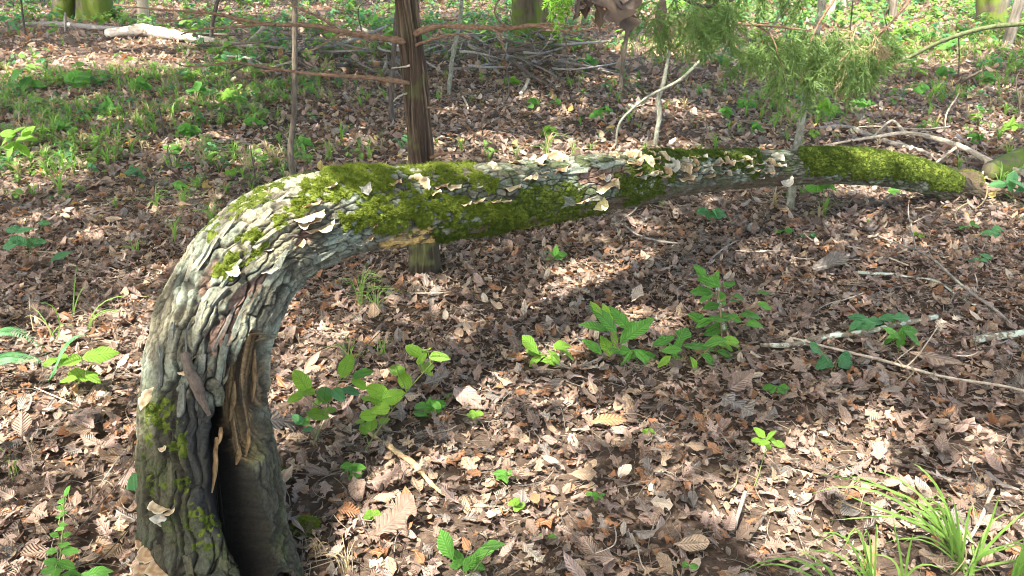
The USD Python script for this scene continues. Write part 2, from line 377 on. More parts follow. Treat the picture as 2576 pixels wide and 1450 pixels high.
crack = lower * sstep(0.0, 0.13, e1) * (0.78 + 0.22 * sstep(0.0, 0.08, e2)) + (1 - lower) * sstep(0.0, 0.16, e2)
crack = crack * (0.86 + 0.14 * sstep(0, 0.2, e3))
pid = lower * id1 + (1 - lower) * id2
CAV = [(545, 1030), (528, 1120), (532, 1230), (548, 1300), (580, 1370), (604, 1420), (622, 1475), (640, 1640), (725, 1640), (694, 1470), (674, 1400), (652, 1310), (626, 1220), (602, 1130), (582, 1070), (566, 1030)]
FIB = [(600, 900), (640, 840), (668, 850), (660, 960), (652, 1060), (640, 1130), (610, 1170), (592, 1120), (572, 1060), (578, 980)]
CHAR = [(455, 1030), (500, 1000), (545, 1035), (540, 1150), (560, 1290), (540, 1330), (505, 1290), (485, 1210), (470, 1110)]
UND = [(760, 740), (850, 660), (950, 618), (1050, 600), (1150, 590), (1290, 570), (1400, 545), (1600, 498), (1800, 470), (2000, 450), (2100, 470), (1900, 520), (1600, 560), (1300, 620), (1100, 660), (900, 690)]
ORANGE = [(965, 610), (1010, 590), (1085, 580), (1098, 620), (1080, 645), (1010, 650), (960, 645)]
RED = [[(735, 610), (770, 570), (795, 580), (770, 610)], [(520, 850), (570, 790), (600, 740), (640, 700), (690, 660), (650, 720), (600, 790), (570, 860), (530, 900)], [(505, 745), (520, 690), (545, 660), (530, 720)],
       [(1450, 440), (1480, 425), (1560, 428), (1580, 450), (1520, 470), (1455, 465)]]
cav = inpoly(CAV, bpx + 9 * wob(30, 3) + 5 * wob(90, 4), bpy, 9) * front
fib = inpoly(FIB, wpx, wpy, 14) * front
char = inpoly(CHAR, wpx, wpy, 20) * front
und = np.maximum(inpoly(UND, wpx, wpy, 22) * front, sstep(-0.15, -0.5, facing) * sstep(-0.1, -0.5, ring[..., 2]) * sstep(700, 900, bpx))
orange = inpoly(ORANGE, wpx, wpy, 12) * front
red = np.zeros_like(und)
for k in RED: red = np.maximum(red, inpoly(k, wpx, wpy, 7) * front)
fine = fbm(base * 55, 3, 71) - 0.5
mid = fbm(base * 12, 3, 72) - 0.5
grain = noise(np.stack([S2 * 3.0, T2 * 16, T2 * 0], -1), 77)          # streaks along the trunk
disp = 0.014 * crack * (0.6 + 0.4 * lower) + 0.010 * (pid - 0.5) * (.3 + .7 * lower) + 0.0025 * (id3 - .5) + 0.004 * fine + 0.016 * mid + 0.003 * (grain - .5)
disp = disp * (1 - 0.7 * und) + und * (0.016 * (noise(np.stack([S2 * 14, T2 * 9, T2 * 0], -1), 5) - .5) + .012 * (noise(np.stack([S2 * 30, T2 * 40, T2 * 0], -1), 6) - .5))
disp -= 0.012 * red
disp = disp * (1 - 0.8 * fib) - fib * (0.022 + 0.02 * grain + .012 * noise(np.stack([S2 * 5, T2 * 34, T2 * 0], -1), 81))
r_tot = rad[:, None] + disp
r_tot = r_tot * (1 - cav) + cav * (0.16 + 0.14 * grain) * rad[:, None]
r_tot *= 1 + .5 * (noise(np.stack([S2 * 16, T2 * 3, T2 * 0], -1), 91) - .6) * sstep(2390, 2450, bpx)
r_tot *= 1 + 0.10 * (fbm(base * 6, 2, 90) - .5) * 2 * sstep(1200, 1500, bpy) * (1 - cav)
TV = cl[:, None] + ring * r_tot[..., None]

def mixc(c, col, m): return c * (1 - m[..., None]) + np.asarray(col) * m[..., None]
c = np.zeros(TV.shape) + (0.10, 0.088, 0.066)
c = mixc(c, (0.16, 0.148, 0.112), sstep(0.3, 0.8, pid))
lich = sstep(0.44, 0.60, fbm(base * 9, 4, 11)) * 0.85
lich = np.maximum(lich, 0.75 * sstep(0.35, 0.7, id2) * sstep(1000, 1300, bpx) * sstep(0.36, 0.6, fbm(base * 16, 3, 15)))
c = mixc(c, (0.21, 0.228, 0.185), lich * (.75 + .25 * sstep(1050, 900, bpy)))
c = c * (.62 + .76 * noise(np.stack([S2 * 9, T2 * 10, T2 * 0], -1), 79))[..., None]
c = mixc(c, (0.34, 0.295, 0.205), 0.85 * sstep(0.42, 0.6, fbm(base * 8, 3, 13)) * sstep(900, 700, bpx) * sstep(900, 700, bpy) * sstep(0, .5, ring[..., 2] + .25))
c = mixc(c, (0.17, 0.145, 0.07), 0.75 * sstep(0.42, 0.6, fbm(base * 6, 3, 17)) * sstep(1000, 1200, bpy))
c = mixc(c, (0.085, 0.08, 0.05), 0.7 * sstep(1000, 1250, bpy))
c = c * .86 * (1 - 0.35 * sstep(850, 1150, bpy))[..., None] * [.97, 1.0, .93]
c = mixc(c, (0.045, 0.062, 0.018), 0.8 * sstep(0.47, 0.56, fbm(base * 30, 3, 25)) * sstep(1180, 1320, bpx))
c = mixc(c, (0.05, 0.06, 0.02), 0.7 * sstep(0.5, 0.6, fbm(base * 22, 3, 26)) * sstep(900, 1050, bpy))
c = mixc(c, (0.16, 0.095, 0.07), red * 0.9)
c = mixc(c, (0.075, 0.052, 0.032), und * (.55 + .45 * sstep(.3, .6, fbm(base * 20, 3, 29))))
c = mixc(c, (0.45, 0.31, 0.11), orange * sstep(0.35, 0.55, fbm(base * 40, 3, 19)))
ck = np.maximum(lower * np.maximum(1 - sstep(.03, .17, e1), .65 * (1 - sstep(.02, .10, e2))), (1 - lower) * (1 - sstep(.02, .2, e2)))
c = mixc(c, (0.02, 0.016, 0.012), ck * (1 - und) * (1 - fib) * 0.88)
grain2 = .5 * noise(np.stack([S2 * 5, T2 * 34, T2 * 0], -1), 81) + .5 * noise(np.stack([S2 * 9, T2 * 75, T2 * 0], -1), 82)
c = mixc(c, (0.024, 0.024, 0.022), char * (0.8 + 0.2 * sstep(0.35, 0.6, fbm(base * 20, 3, 23))))
fc = (0.045, 0.03, 0.017) + np.asarray((0.26, 0.165, 0.075)) * sstep(0.45, 0.8, grain2)[..., None]
c = c * (1 - fib[..., None]) + fc * fib[..., None]
c = mixc(c, (0.05, 0.043, 0.03), .75 * inpoly([(640, 1000), (665, 960), (660, 1130), (690, 1280), (760, 1460), (700, 1460), (680, 1330), (640, 1200)], wpx, wpy, 20) * front * sstep(.3, .6, fbm(base * 14, 3, 27)))
c = mixc(c, (0.05, 0.036, 0.022), .9 * sstep(2350, 2420, bpx))
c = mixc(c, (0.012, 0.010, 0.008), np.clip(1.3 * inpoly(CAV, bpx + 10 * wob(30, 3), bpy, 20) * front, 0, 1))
i, j = np.meshgrid(np.arange(NS - 1), np.arange(NT), indexing='ij')
A, B = i * NT + j, i * NT + (j + 1) % NT
TF = np.stack([A, B, B + NT, A + NT], -1).reshape(-1, 4)
TF3 = np.vstack([TF[:, [0, 1, 2]], TF[:, [0, 2, 3]]])
endc = cl[-1] + tt[-1] * 0.01
TVf = np.vstack([TV.reshape(-1, 3), endc]); k = len(TVf) - 1
jj = np.arange(NT)
TFf = np.vstack([TF3, np.stack([(NS - 1) * NT + jj, (NS - 1) * NT + (jj + 1) % NT, np.full(NT, k)], -1)])
BASE0 = np.array([cl[0][0], cl[0][1], 0.0])
bent = thing('bent_tree', 'old tree bent over in an arch, hollow at its base, with moss and bracket fungi', 'tree', BASE0)
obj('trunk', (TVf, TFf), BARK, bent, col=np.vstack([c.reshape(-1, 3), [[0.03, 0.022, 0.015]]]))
tm_ = trimesh.Trimesh(TVf, TFf, process=False)
TN = np.array(tm_.vertex_normals)[:-1].reshape(NS, NT, 3)
if (TN * ring).sum(-1).mean() < 0: TN = -TN
tpx, tpy, tz = proj(TV)

# moss on the bent tree: cushions with fine blades
MOSSES = [  # outline, material, blades per cm2, thickness, threshold of the noise that breaks it up
    ([(790, 460), (830, 425), (900, 413), (960, 420), (972, 470), (900, 490), (850, 492), (800, 488)], MOSS, 26, 0.013, 0.25, 'thick yellow-green moss cushion'),
    ([(545, 690), (570, 620), (640, 575), (700, 535), (770, 470), (805, 488), (760, 535), (690, 585), (640, 645), (570, 705)], MOSS, 22, 0.009, 0.31, 'moss strip running down the bend'),
    ([(970, 432), (1100, 408), (1180, 420), (1245, 462), (1222, 485), (1130, 474), (1060, 455), (980, 475)], MOSS, 24, 0.011, 0.34, None),
    ([(836, 548), (900, 505), (1000, 490), (1080, 488), (1180, 510), (1265, 520), (1310, 545), (1280, 585), (1190, 604), (1100, 596), (1030, 585), (930, 577), (860, 572)], MOSS, 24, 0.015, 0.31, 'broad shaggy moss patch on the side'),
    ([(1080, 560), (1190, 560), (1290, 560), (1280, 590), (1190, 612), (1090, 600)], MOSSD, 20, 0.014, 0.32, None),
    ([(1320, 480), (1400, 465), (1465, 480), (1455, 525), (1380, 545), (1325, 540)], MOSSD, 18, 0.008, 0.30, None),
    ([(1560, 440), (1600, 410), (1660, 420), (1665, 480), (1600, 505), (1560, 500)], MOSSD, 18, 0.008, 0.30, None),
    ([(1625, 372), (1760, 372), (1900, 376), (1915, 410), (1905, 470), (1885, 440), (1800, 400), (1700, 400), (1690, 460), (1660, 420)], MOSSD, 22, 0.012, 0.33, None),
    ([(2020, 372), (2150, 365), (2260, 372), (2360, 405), (2410, 445), (2400, 478), (2360, 485), (2300, 472), (2220, 462), (2120, 452), (2060, 440), (2030, 410)], MOSSD, 24, 0.014, 0.16, 'thick green moss covering the far end'),
    ([(375, 1000), (420, 985), (455, 1040), (480, 1150), (470, 1250), (430, 1330), (380, 1250), (355, 1130)], MOSSD, 16, 0.005, 0.40, None),
    ([(470, 1270), (540, 1290), (560, 1360), (500, 1400), (460, 1350)], MOSSD, 16, 0.005, 0.40, None),
    ([(500, 590), (600, 500), (720, 440), (780, 435), (700, 480), (600, 540), (520, 610)], MOSSD, 12, 0.006, 0.36, None),
    ([(1240, 520), (1330, 500), (1420, 520), (1500, 515), (1520, 535), (1400, 562), (1290, 590)], MOSSD, 14, 0.008, 0.32, None),
]
mossmask_all = np.zeros((NS, NT))
for q, (poly, mat, dens, thick, thr, lab) in enumerate(MOSSES):
    mm = inpoly(poly, tpx + 14 * wob(22, 131 + q), tpy + 14 * wob(22, 151 + q), 26) * sstep(-0.35, -0.1, facing)
    mm = sstep(0, .08, .5 * fbm(base * 26, 3, 170 + q) + .5 * fbm(base * 70, 2, 190 + q) - (thr + .08) - (1 - mm) * .4) * (mm > .02)
    if q not in (4, 5, 6, 9, 10, 12): mm = mm * sstep(-0.55, -0.05, ring[..., 2] + 1.5 * (fbm(base * 16, 3, 230 + q) - .5))
    mossmask_all = np.maximum(mossmask_all, mm)
    fm = mm.reshape(-1)[TF3].min(1) > 0.35
    F = TF3[fm]
    if len(F) < 20: continue
    idx, inv = np.unique(F, return_inverse=True)
    v = TV.reshape(-1, 3)[idx]; n = TN.reshape(-1, 3)[idx]; w = mm.reshape(-1)[idx]
    lump = 0.7 * fbm(v * 24, 3, 200 + q) + .8 * noise(v * 120, 210 + q) - .25
    vv = v + n * ((thick * (0.25 + 1.1 * lump) * .62 * sstep(0.3, 0.9, w)) - 0.002)[:, None]
    Fi = inv.reshape(-1, 3)
    a_, b_, c_ = vv[Fi[:, 0]], vv[Fi[:, 1]], vv[Fi[:, 2]]
    ar = np.linalg.norm(np.cross(b_ - a_, c_ - a_), axis=1) / 2
    depthk = np.clip(2.3 / proj(a_)[2], 0.45, 1.3)
    nb = min(34000, int((ar * depthk ** 2).sum() * 1e4 * dens))
    pw = ar * depthk ** 2 * (.06 + sstep(.42, .62, .55 * fbm(a_ * 34, 2, 240 + q) + .45 * noise(a_ * 110, 250 + q)))
    pick = RNG.choice(len(Fi), nb, p=pw / pw.sum())
    u1, u2 = RNG.random(nb), RNG.random(nb); sw = u1 + u2 > 1; u1[sw], u2[sw] = 1 - u1[sw], 1 - u2[sw]
    o = a_[pick] + (b_ - a_)[pick] * u1[:, None] + (c_ - a_)[pick] * u2[:, None]
    nn = unit(n[Fi[pick, 0]])
    dr = unit(nn * 0.8 + RNG.normal(0, 0.8, (nb, 3)))
    Lb = (RNG.uniform(0.004, 0.011, nb) / depthk[pick] ** 0.5)[:, None] * (thick / 0.012) ** 0.5
    sd = unit(np.cross(dr, RNG.normal(0, 1, (nb, 3)))) * (0.0016 / depthk[pick])[:, None]
    bv = np.stack([o - sd - nn * .002, o + sd - nn * .002, o + dr * Lb], 1).reshape(-1, 3)
    mp = obj('moss', (vv, Fi), MOSSB, bent, smooth=True, label=lab)
    LOC[mp] = LOC[bent]
    obj('moss_tips', (bv, np.arange(3 * nb).reshape(-1, 3)), mat, mp, smooth=False, kind='stuff')

front_i = np.where((facing > 0.12).reshape(-1))[0]
tree_px = cKDTree(np.stack([tpx.reshape(-1)[front_i], tpy.reshape(-1)[front_i]], -1))
def on_trunk(px, py):
    i = front_i[tree_px.query([px, py])[1]]
    return TV.reshape(-1, 3)[i], TN.reshape(-1, 3)[i], tt[i // NT], proj(TV.reshape(-1, 3)[i])[2]

# loose bark plates lifting off the trunk
def slab(o, n, ax, L, W, T, seed, lift=0.0):
    rg = np.random.default_rng(seed)
    K = 12
    u = np.linspace(0, 2 * np.pi, K, endpoint=False)
    rr = (1 + 0.8 * (rg.random(K) - .5))
    x, y = np.cos(u) * rr * L / 2 * np.abs(np.cos(u)) ** -0.25, np.sin(u) * rr * W / 2
    x = np.clip(x, -L * .6, L * .6)
    ax = unit(ax - n * (ax @ n)); sd = np.cross(n, ax)
    bow = -(y ** 2) / 0.30 + lift * (x / L + .5)
    top = o + x[:, None] * ax + y[:, None] * sd + (T + bow)[:, None] * n
    t2 = o + 0.8 * x[:, None] * ax + 0.8 * y[:, None] * sd + (T * 1.25 + bow * .8)[:, None] * n
    bot = o + x[:, None] * ax + y[:, None] * sd + (bow - 0.004)[:, None] * n
    v = np.vstack([top, t2, bot, (o + n * T * 1.3)[None]])
    f = []
    for a in range(K):
        b = (a + 1) % K
        f += [[a, b, K + b], [a, K + b, K + a], [K + a, K + b, 3 * K], [2 * K + b, 2 * K + a, a], [2 * K + b, a, b]]
    return v, np.array(f)
rg = np.random.default_rng(3)
SL = [(752, 590, 70, 28, 'brown'), (690, 585, 100, 18, 'grey'), (620, 650, 80, 16, 'grey'), (500, 800, 90, 24, 'grey'), (470, 880, 100, 26, 'grey'), (560, 830, 110, 16, 'grey'), (610, 790, 100, 26, 'lichen'), (680, 700, 120, 30, 'lichen'),
      (790, 655, 120, 26, 'lichen'), (560, 900, 90, 28, 'lichen'), (505, 930, 90, 22, 'grey'), (430, 850, 80, 18, 'grey'), (405, 930, 90, 18, 'grey'), (540, 760, 70, 20, 'grey'), (580, 690, 70, 16, 'lichen'), (645, 560, 80, 22, 'pale'),
      (700, 500, 80, 22, 'pale'), (560, 590, 80, 20, 'pale'), (600, 610, 60, 16, 'pale'), (850, 600, 70, 24, 'lichen'), (1450, 430, 90, 26, 'lichen'), (1530, 415, 80, 24, 'lichen'), (1480, 470, 70, 22, 'lichen'), (1340, 440, 80, 20, 'lichen'),
      (1420, 500, 60, 24, 'lichen'), (1500, 500, 60, 22, 'pale'), (430, 760, 70, 18, 'pale'), (470, 690, 80, 18, 'pale'), (520, 640, 80, 18, 'pale'), (1950, 400, 60, 16, 'lichen'), (1860, 430, 40, 14, 'lichen'), (1000, 600, 60, 20, 'brown'),
      (460, 1000, 70, 26, 'grey'), (500, 1010, 50, 30, 'grey'), (430, 1200, 70, 20, 'tan'), (400, 1400, 80, 22, 'tan'), (480, 1430, 80, 30, 'tan'), (560, 1420, 70, 30, 'tan')]
SC = {'brown': (0.10, 0.068, 0.055), 'grey': (0.18, 0.18, 0.155), 'lichen': (0.225, 0.25, 0.20), 'pale': (0.32, 0.28, 0.21), 'tan': (0.12, 0.105, 0.062)}
for q, (x, y, L, W, k) in enumerate(SL):
    o, n, ax, d = on_trunk(x, y)
    v, f = slab(o - unit(n) * .002, unit(n), ax, 1.15 * L * d / FPX, .7 * W * d / FPX, 0.0035, q, lift=0.014 if q % 4 == 0 else 0.004)
    v = trimesh.Trimesh(v, f, process=False)
    obj('bark_plate', v, BARK, bent, smooth=False, col=np.tile(.5 * np.asarray(SC[k]) + .5 * c.reshape(-1, 3)[front_i[tree_px.query([x, y])[1]]], (len(v.vertices), 1)) * rg.uniform(.8, 1.05))
# broken branch stub lying against the bend
o1 = on_trunk(478, 880)[0] + [0, -0.03, 0.01]; o2 = on_trunk(505, 940)[0] + [0, -0.035, 0]; o3 = on_trunk(548, 1015)[0] + [0.0, -0.05, 0.0]
obj('branch_stub', tube([o1, o2, o3], [0.008, 0.017, 0.004], 14, 8, 0.5, 4), STICKD, bent, label='splintered dark branch stub with a pale broken tip')
for q, (x0, y0, x1, y1, w) in enumerate([(545, 1100, 533, 1240, 0.007), (556, 1075, 548, 1120, 0.006), (600, 1120, 594, 1170, 0.008), (625, 1080, 618, 1150, 0.006), (588, 960, 578, 1060, 0.008), (640, 880, 635, 1010, 0.007)]):
    a_ = P(x0, y0, on_trunk(x0, y0)[3] - 0.006) if q > 1 else P(x0, y0, 1.775); b_ = P(x1, y1, on_trunk(x1, y1)[3] - 0.008) if q > 1 else P(x1, y1, 1.765)
    obj('wood_splinter', tube([a_, (a_ + b_) / 2 + [0.004, -0.004, 0], b_], [w * .6, w, w * .3], 8, 5, 0.6, q), ROTD, bent)

# ---------------------------------------------------------------- bracket fungi
_rz = np.random.default_rng(404)
def fan(o, out, up, size, seed, spread=1.75, ruffle=0.16, cup=0.1, T=0.0035, tone=0):
    rg = np.random.default_rng(seed)
    NR, NA = 7, 19
    r = np.linspace(0.06, 1, NR); a = np.linspace(-spread, spread, NA)
    Rr, Aa = np.meshgrid(r, a, indexing='ij')
    ph = rg.uniform(0, 6, 4)
    edge = 1 + 0.07 * np.sin(3 * Aa + ph[0]) + 0.05 * np.sin(7 * Aa + ph[1]) + 0.04 * np.sin(13 * Aa + ph[3])
    ext = np.where(np.abs(Aa) > 1.57, 0.75, 1)
    X = Rr * edge * np.cos(Aa) * size * 0.55 * ext
    Y = Rr * edge * np.sin(Aa) * size * 0.5
    Z = (ruffle * np.sin(5 * Aa + ph[2]) * Rr ** 2 + 0.5 * ruffle * np.sin(9 * Aa + ph[0]) * Rr ** 3 + cup * Rr ** 2) * size * 0.5
    out = unit(out); up = unit(up - out * (up @ out)); sd = np.cross(up, out)
    top = o + X[..., None] * out + Y[..., None] * sd + Z[..., None] * up
    bot = top - up * (T * (1.15 - Rr ** 3))[..., None] - out * (0.0015 * Rr)[..., None]
    v = np.vstack([top.reshape(-1, 3), bot.reshape(-1, 3)])
    i, j = np.meshgrid(np.arange(NR - 1), np.arange(NA - 1), indexing='ij')
    A = (i * NA + j).ravel(); n = NR * NA
    q = np.vstack([np.stack([A, A + NA, A + NA + 1, A + 1], -1), np.stack([n + A, n + A + 1, n + A + NA + 1, n + A + NA], -1)])
    e = (NR - 1) * NA + np.arange(NA - 1)
    q = np.vstack([q, np.stack([e, e + n, e + n + 1, e + 1], -1)])
    zone = 0.5 + 0.5 * np.sin(Rr * (9 + 4 * rg.random()) + ph[0])
    pal = [((0.32, 0.22, 0.12), (0.50, 0.39, 0.25), (0.62, 0.53, 0.38)), ((0.24, 0.14, 0.075), (0.40, 0.27, 0.15), (0.54, 0.41, 0.26)),
           ((0.24, 0.22, 0.17), (0.38, 0.36, 0.29), (0.50, 0.47, 0.39)), ((0.52, 0.44, 0.18), (0.66, 0.58, 0.30), (0.70, 0.64, 0.40)), ((0.16, 0.09, 0.05), (0.30, 0.18, 0.10), (0.44, 0.31, 0.20))][tone]
    ct = np.asarray(pal[0]) * (1 - zone[..., None]) + np.asarray(pal[1]) * zone[..., None]
    ct = mixc(ct, pal[2], sstep(0.8, 0.95, Rr))
    cb = np.zeros_like(ct) + np.asarray(pal[1]) * 0.9
    return (v, np.vstack([q[:, [0, 1, 2]], q[:, [0, 2, 3]]])), np.vstack([ct.reshape(-1, 3), cb.reshape(-1, 3)])

Z3 = [(915, 555, 190, 's', 0), (930, 610, 170, 's', 0), (1025, 668, 190, 's', 0), (845, 815, 100, 's', 1), (585, 868, 80, 's', 0), (960, 485, 130, 's', 1), (1380, 790, 90, 's', 2), (1430, 760, 85, 's', 1), (1480, 665, 70, 's', 4), (1190, 780, 55, 's', 0),
      (590, 1018, 110, 's', 2), (295, 1068, 75, 'f', 0), (1115, 325, 90, 's', 0), (2000, 375, 95, 's', 0), (2140, 300, 150, 's', 0), (2060, 312, 100, 's', 1), (1665, 282, 90, 's', 1), (1875, 285, 130, 'u', 0), (2275, 458, 80, 's', 0), (2380, 440, 90, 's', 0),
      (2525, 448, 90, 's', 0), (2385, 330, 60, 's', 2), (430, 560, 80, 'u', 3), (2505, 160, 90, 'u', 0), (1400, 350, 85, 'f', 2)]
Z4 = [(135, 200, 95, 's', 1), (460, 170, 120, 'u', 0), (525, 168, 85, 'u', 0), (300, 185, 150, 's', 3), (350, 215, 100, 's', 0), (490, 250, 130, 's', 4), (375, 283, 75, 's', 0), (370, 308, 62, 's', 0), (270, 330, 85, 's', 0), (200, 340, 100, 's', 0),
      (85, 405, 130, 's', 0), (840, 315, 85, 's', 1), (905, 347, 52, 'f', 2), (975, 385, 80, 'u', 1), (890, 405, 190, 's', 0), (690, 530, 95, 's', 1), (840, 540, 105, 'f', 3), (40, 525, 75, 's', 0), (1150, 150, 110, 'u', 0), (1105, 150, 80, 'u', 1),
      (980, 145, 65, 'u', 1), (1255, 185, 95, 'u', 3), (1295, 125, 55, 'u', 1), (1130, 205, 85, 's', 1), (1160, 297, 95, 's', 1), (1290, 280, 95, 's', 0), (1460, 235, 95, 'f', 2), (1470, 268, 85, 's', 4), (1600, 222, 85, 's', 0), (1590, 297, 65, 's', 4),
      (1580, 328, 110, 's', 0), (1640, 345, 65, 's', 1), (1840, 200, 105, 's', 1), (1930, 228, 95, 'f', 1), (1960, 190, 80, 's', 2), (1680, 248, 65, 's', 2), (2145, 275, 65, 's', 2), (2055, 290, 55, 's', 2), (2280, 270, 65, 's', 2), (2400, 220, 75, 's', 2),
      (2450, 348, 75, 'f', 2), (1800, 275, 55, 's', 2), (1720, 285, 55, 's', 2), (1900, 325, 45, 's', 2), (2000, 352, 45, 's', 2), (1760, 215, 60, 's', 2), (2100, 230, 55, 's', 2), (2340, 300, 60, 's', 2), (2230, 320, 50, 's', 2)]
ZB = [(380, 1003, 46, 'u', 0), (405, 1272, 44, 's', 0), (424, 1287, 36, 's', 0), (395, 1300, 36, 'f', 2), (412, 1312, 26, 's', 2), (372, 1368, 36, 's', 1), (376, 1395, 46, 's', 1), (368, 1420, 44, 's', 1), (402, 1432, 46, 's', 1), (362, 1440, 34, 's', 1), (406, 1128, 14, 'f', 0),
      (478, 905, 20, 's', 0), (462, 935, 20, 's', 0)]
Z4 += [(_rz.uniform(1150, 2420), 0, _rz.uniform(45, 100), 's' if k % 4 else 'u', [0, 2, 0, 1, 2][k % 5]) for k in range(56)]
Z4 = [(x, y or (.285 * 1000 - 60 + _rz.uniform(-95, 90) - (x - 1700) * .02), w, k, t) for x, y, w, k, t in Z4]
FL = [(503 + .293 * x, 377 + .293 * y, w * .293, k, t) for x, y, w, k, t in Z3] + [(1258 + .293 * x, 352 + .293 * y, w * .293, k, t) for x, y, w, k, t in Z4] + ZB
SPECIAL = {0: 'topmost and widest of three stacked cream bracket fungi on the bend', 1: 'middle of the three stacked cream bracket fungi on the bend', 2: 'lowest of three stacked cream fungi, with a rippled white rim',
           17: 'translucent cream fan fungus standing upright in the moss on the arch', 22: 'small yellow fungus on the sunlit outer bend of the trunk', 39: 'big ruffled pale bracket fungus midway along the log side', 41: 'yellowish round fungus low on the shaded log side',
           28: 'flat lemon-yellow fungus lying on top of the log', len(Z3) + len(Z4): 'pale upright fan fungus on the left edge of the hollow trunk'}
TONE = ['cream', 'tan brown', 'greyish white', 'yellow', 'dark brown']
ORD = 'first second third fourth fifth sixth seventh eighth ninth tenth eleventh twelfth thirteenth fourteenth fifteenth sixteenth seventeenth eighteenth nineteenth twentieth'.split()
Z3B = FL[:len(Z3)]
for q, (x, y, w, k, tone) in enumerate(FL):
    o, n, ax, d = on_trunk(x, y)
    n = unit(n); size = (1.5 if y < 900 else 1.3) * w * d / FPX
    view = unit(EYE - o)
    rgq = np.random.default_rng(900 + q)
    if k == 'u': out, up = np.array([rgq.normal(0, .15), 0.1, 1.0]), view + [0, 0, 0.1]; o = o - np.array([0, 0, 1]) * size * 0.12
    elif k == 'f': out, up = unit(np.array([rgq.normal(0, .5), 0, -1.0])) * .8 + n * 0.25, n + 0.2 * view; o = o + n * 0.012 + np.array([0, 0, size * .2])
    else:
        hz = unit(np.array([n[0], n[1] - 0.3, 0.0]) + 0.4 * np.array([view[0], view[1], 0]))
        out, up = hz + np.array([rgq.normal(0, .2), 0, 0.02 + rgq.normal(0, .12)]), np.array([rgq.normal(0, .12), -0.30, 1.0]); o = o - hz * 0.004 + n * .004
    mesh_, cc = fan(o, out, np.asarray(up, float), size, q, spread=1.9 if k != 's' else 1.6, T=0.003 + 0.02 * size, ruffle=rgq.uniform(.06, .17), tone=tone)
    where = 'at the trunk foot' if q >= len(Z3) + len(Z4) else ('on the bend' if q < len(Z3) else 'along the outer log')
    how = {'u': 'upright', 's': 'shelf', 'f': 'flat'}[k]
    lab = SPECIAL.get(q)
    if not lab:
        same = sorted(a[0] for a in FL if a[3] == k and a[4] == tone and (a in Z3B) == ((x, y, w, k, tone) in Z3B) and (a in ZB) == ((x, y, w, k, tone) in ZB))
        lab = f'{TONE[tone]} fungus {how} {where}, {ORD[min(same.index(x), 19)]} such from left' if len(same) > 1 else f'only {TONE[tone]} fungus {how} {where}'
    obj('bracket_fungus', mesh_, FUNGUS, col=cc, label=lab, cat='fungus', group=None if q in SPECIAL else f'{TONE[tone]} fungi {how} {where}')
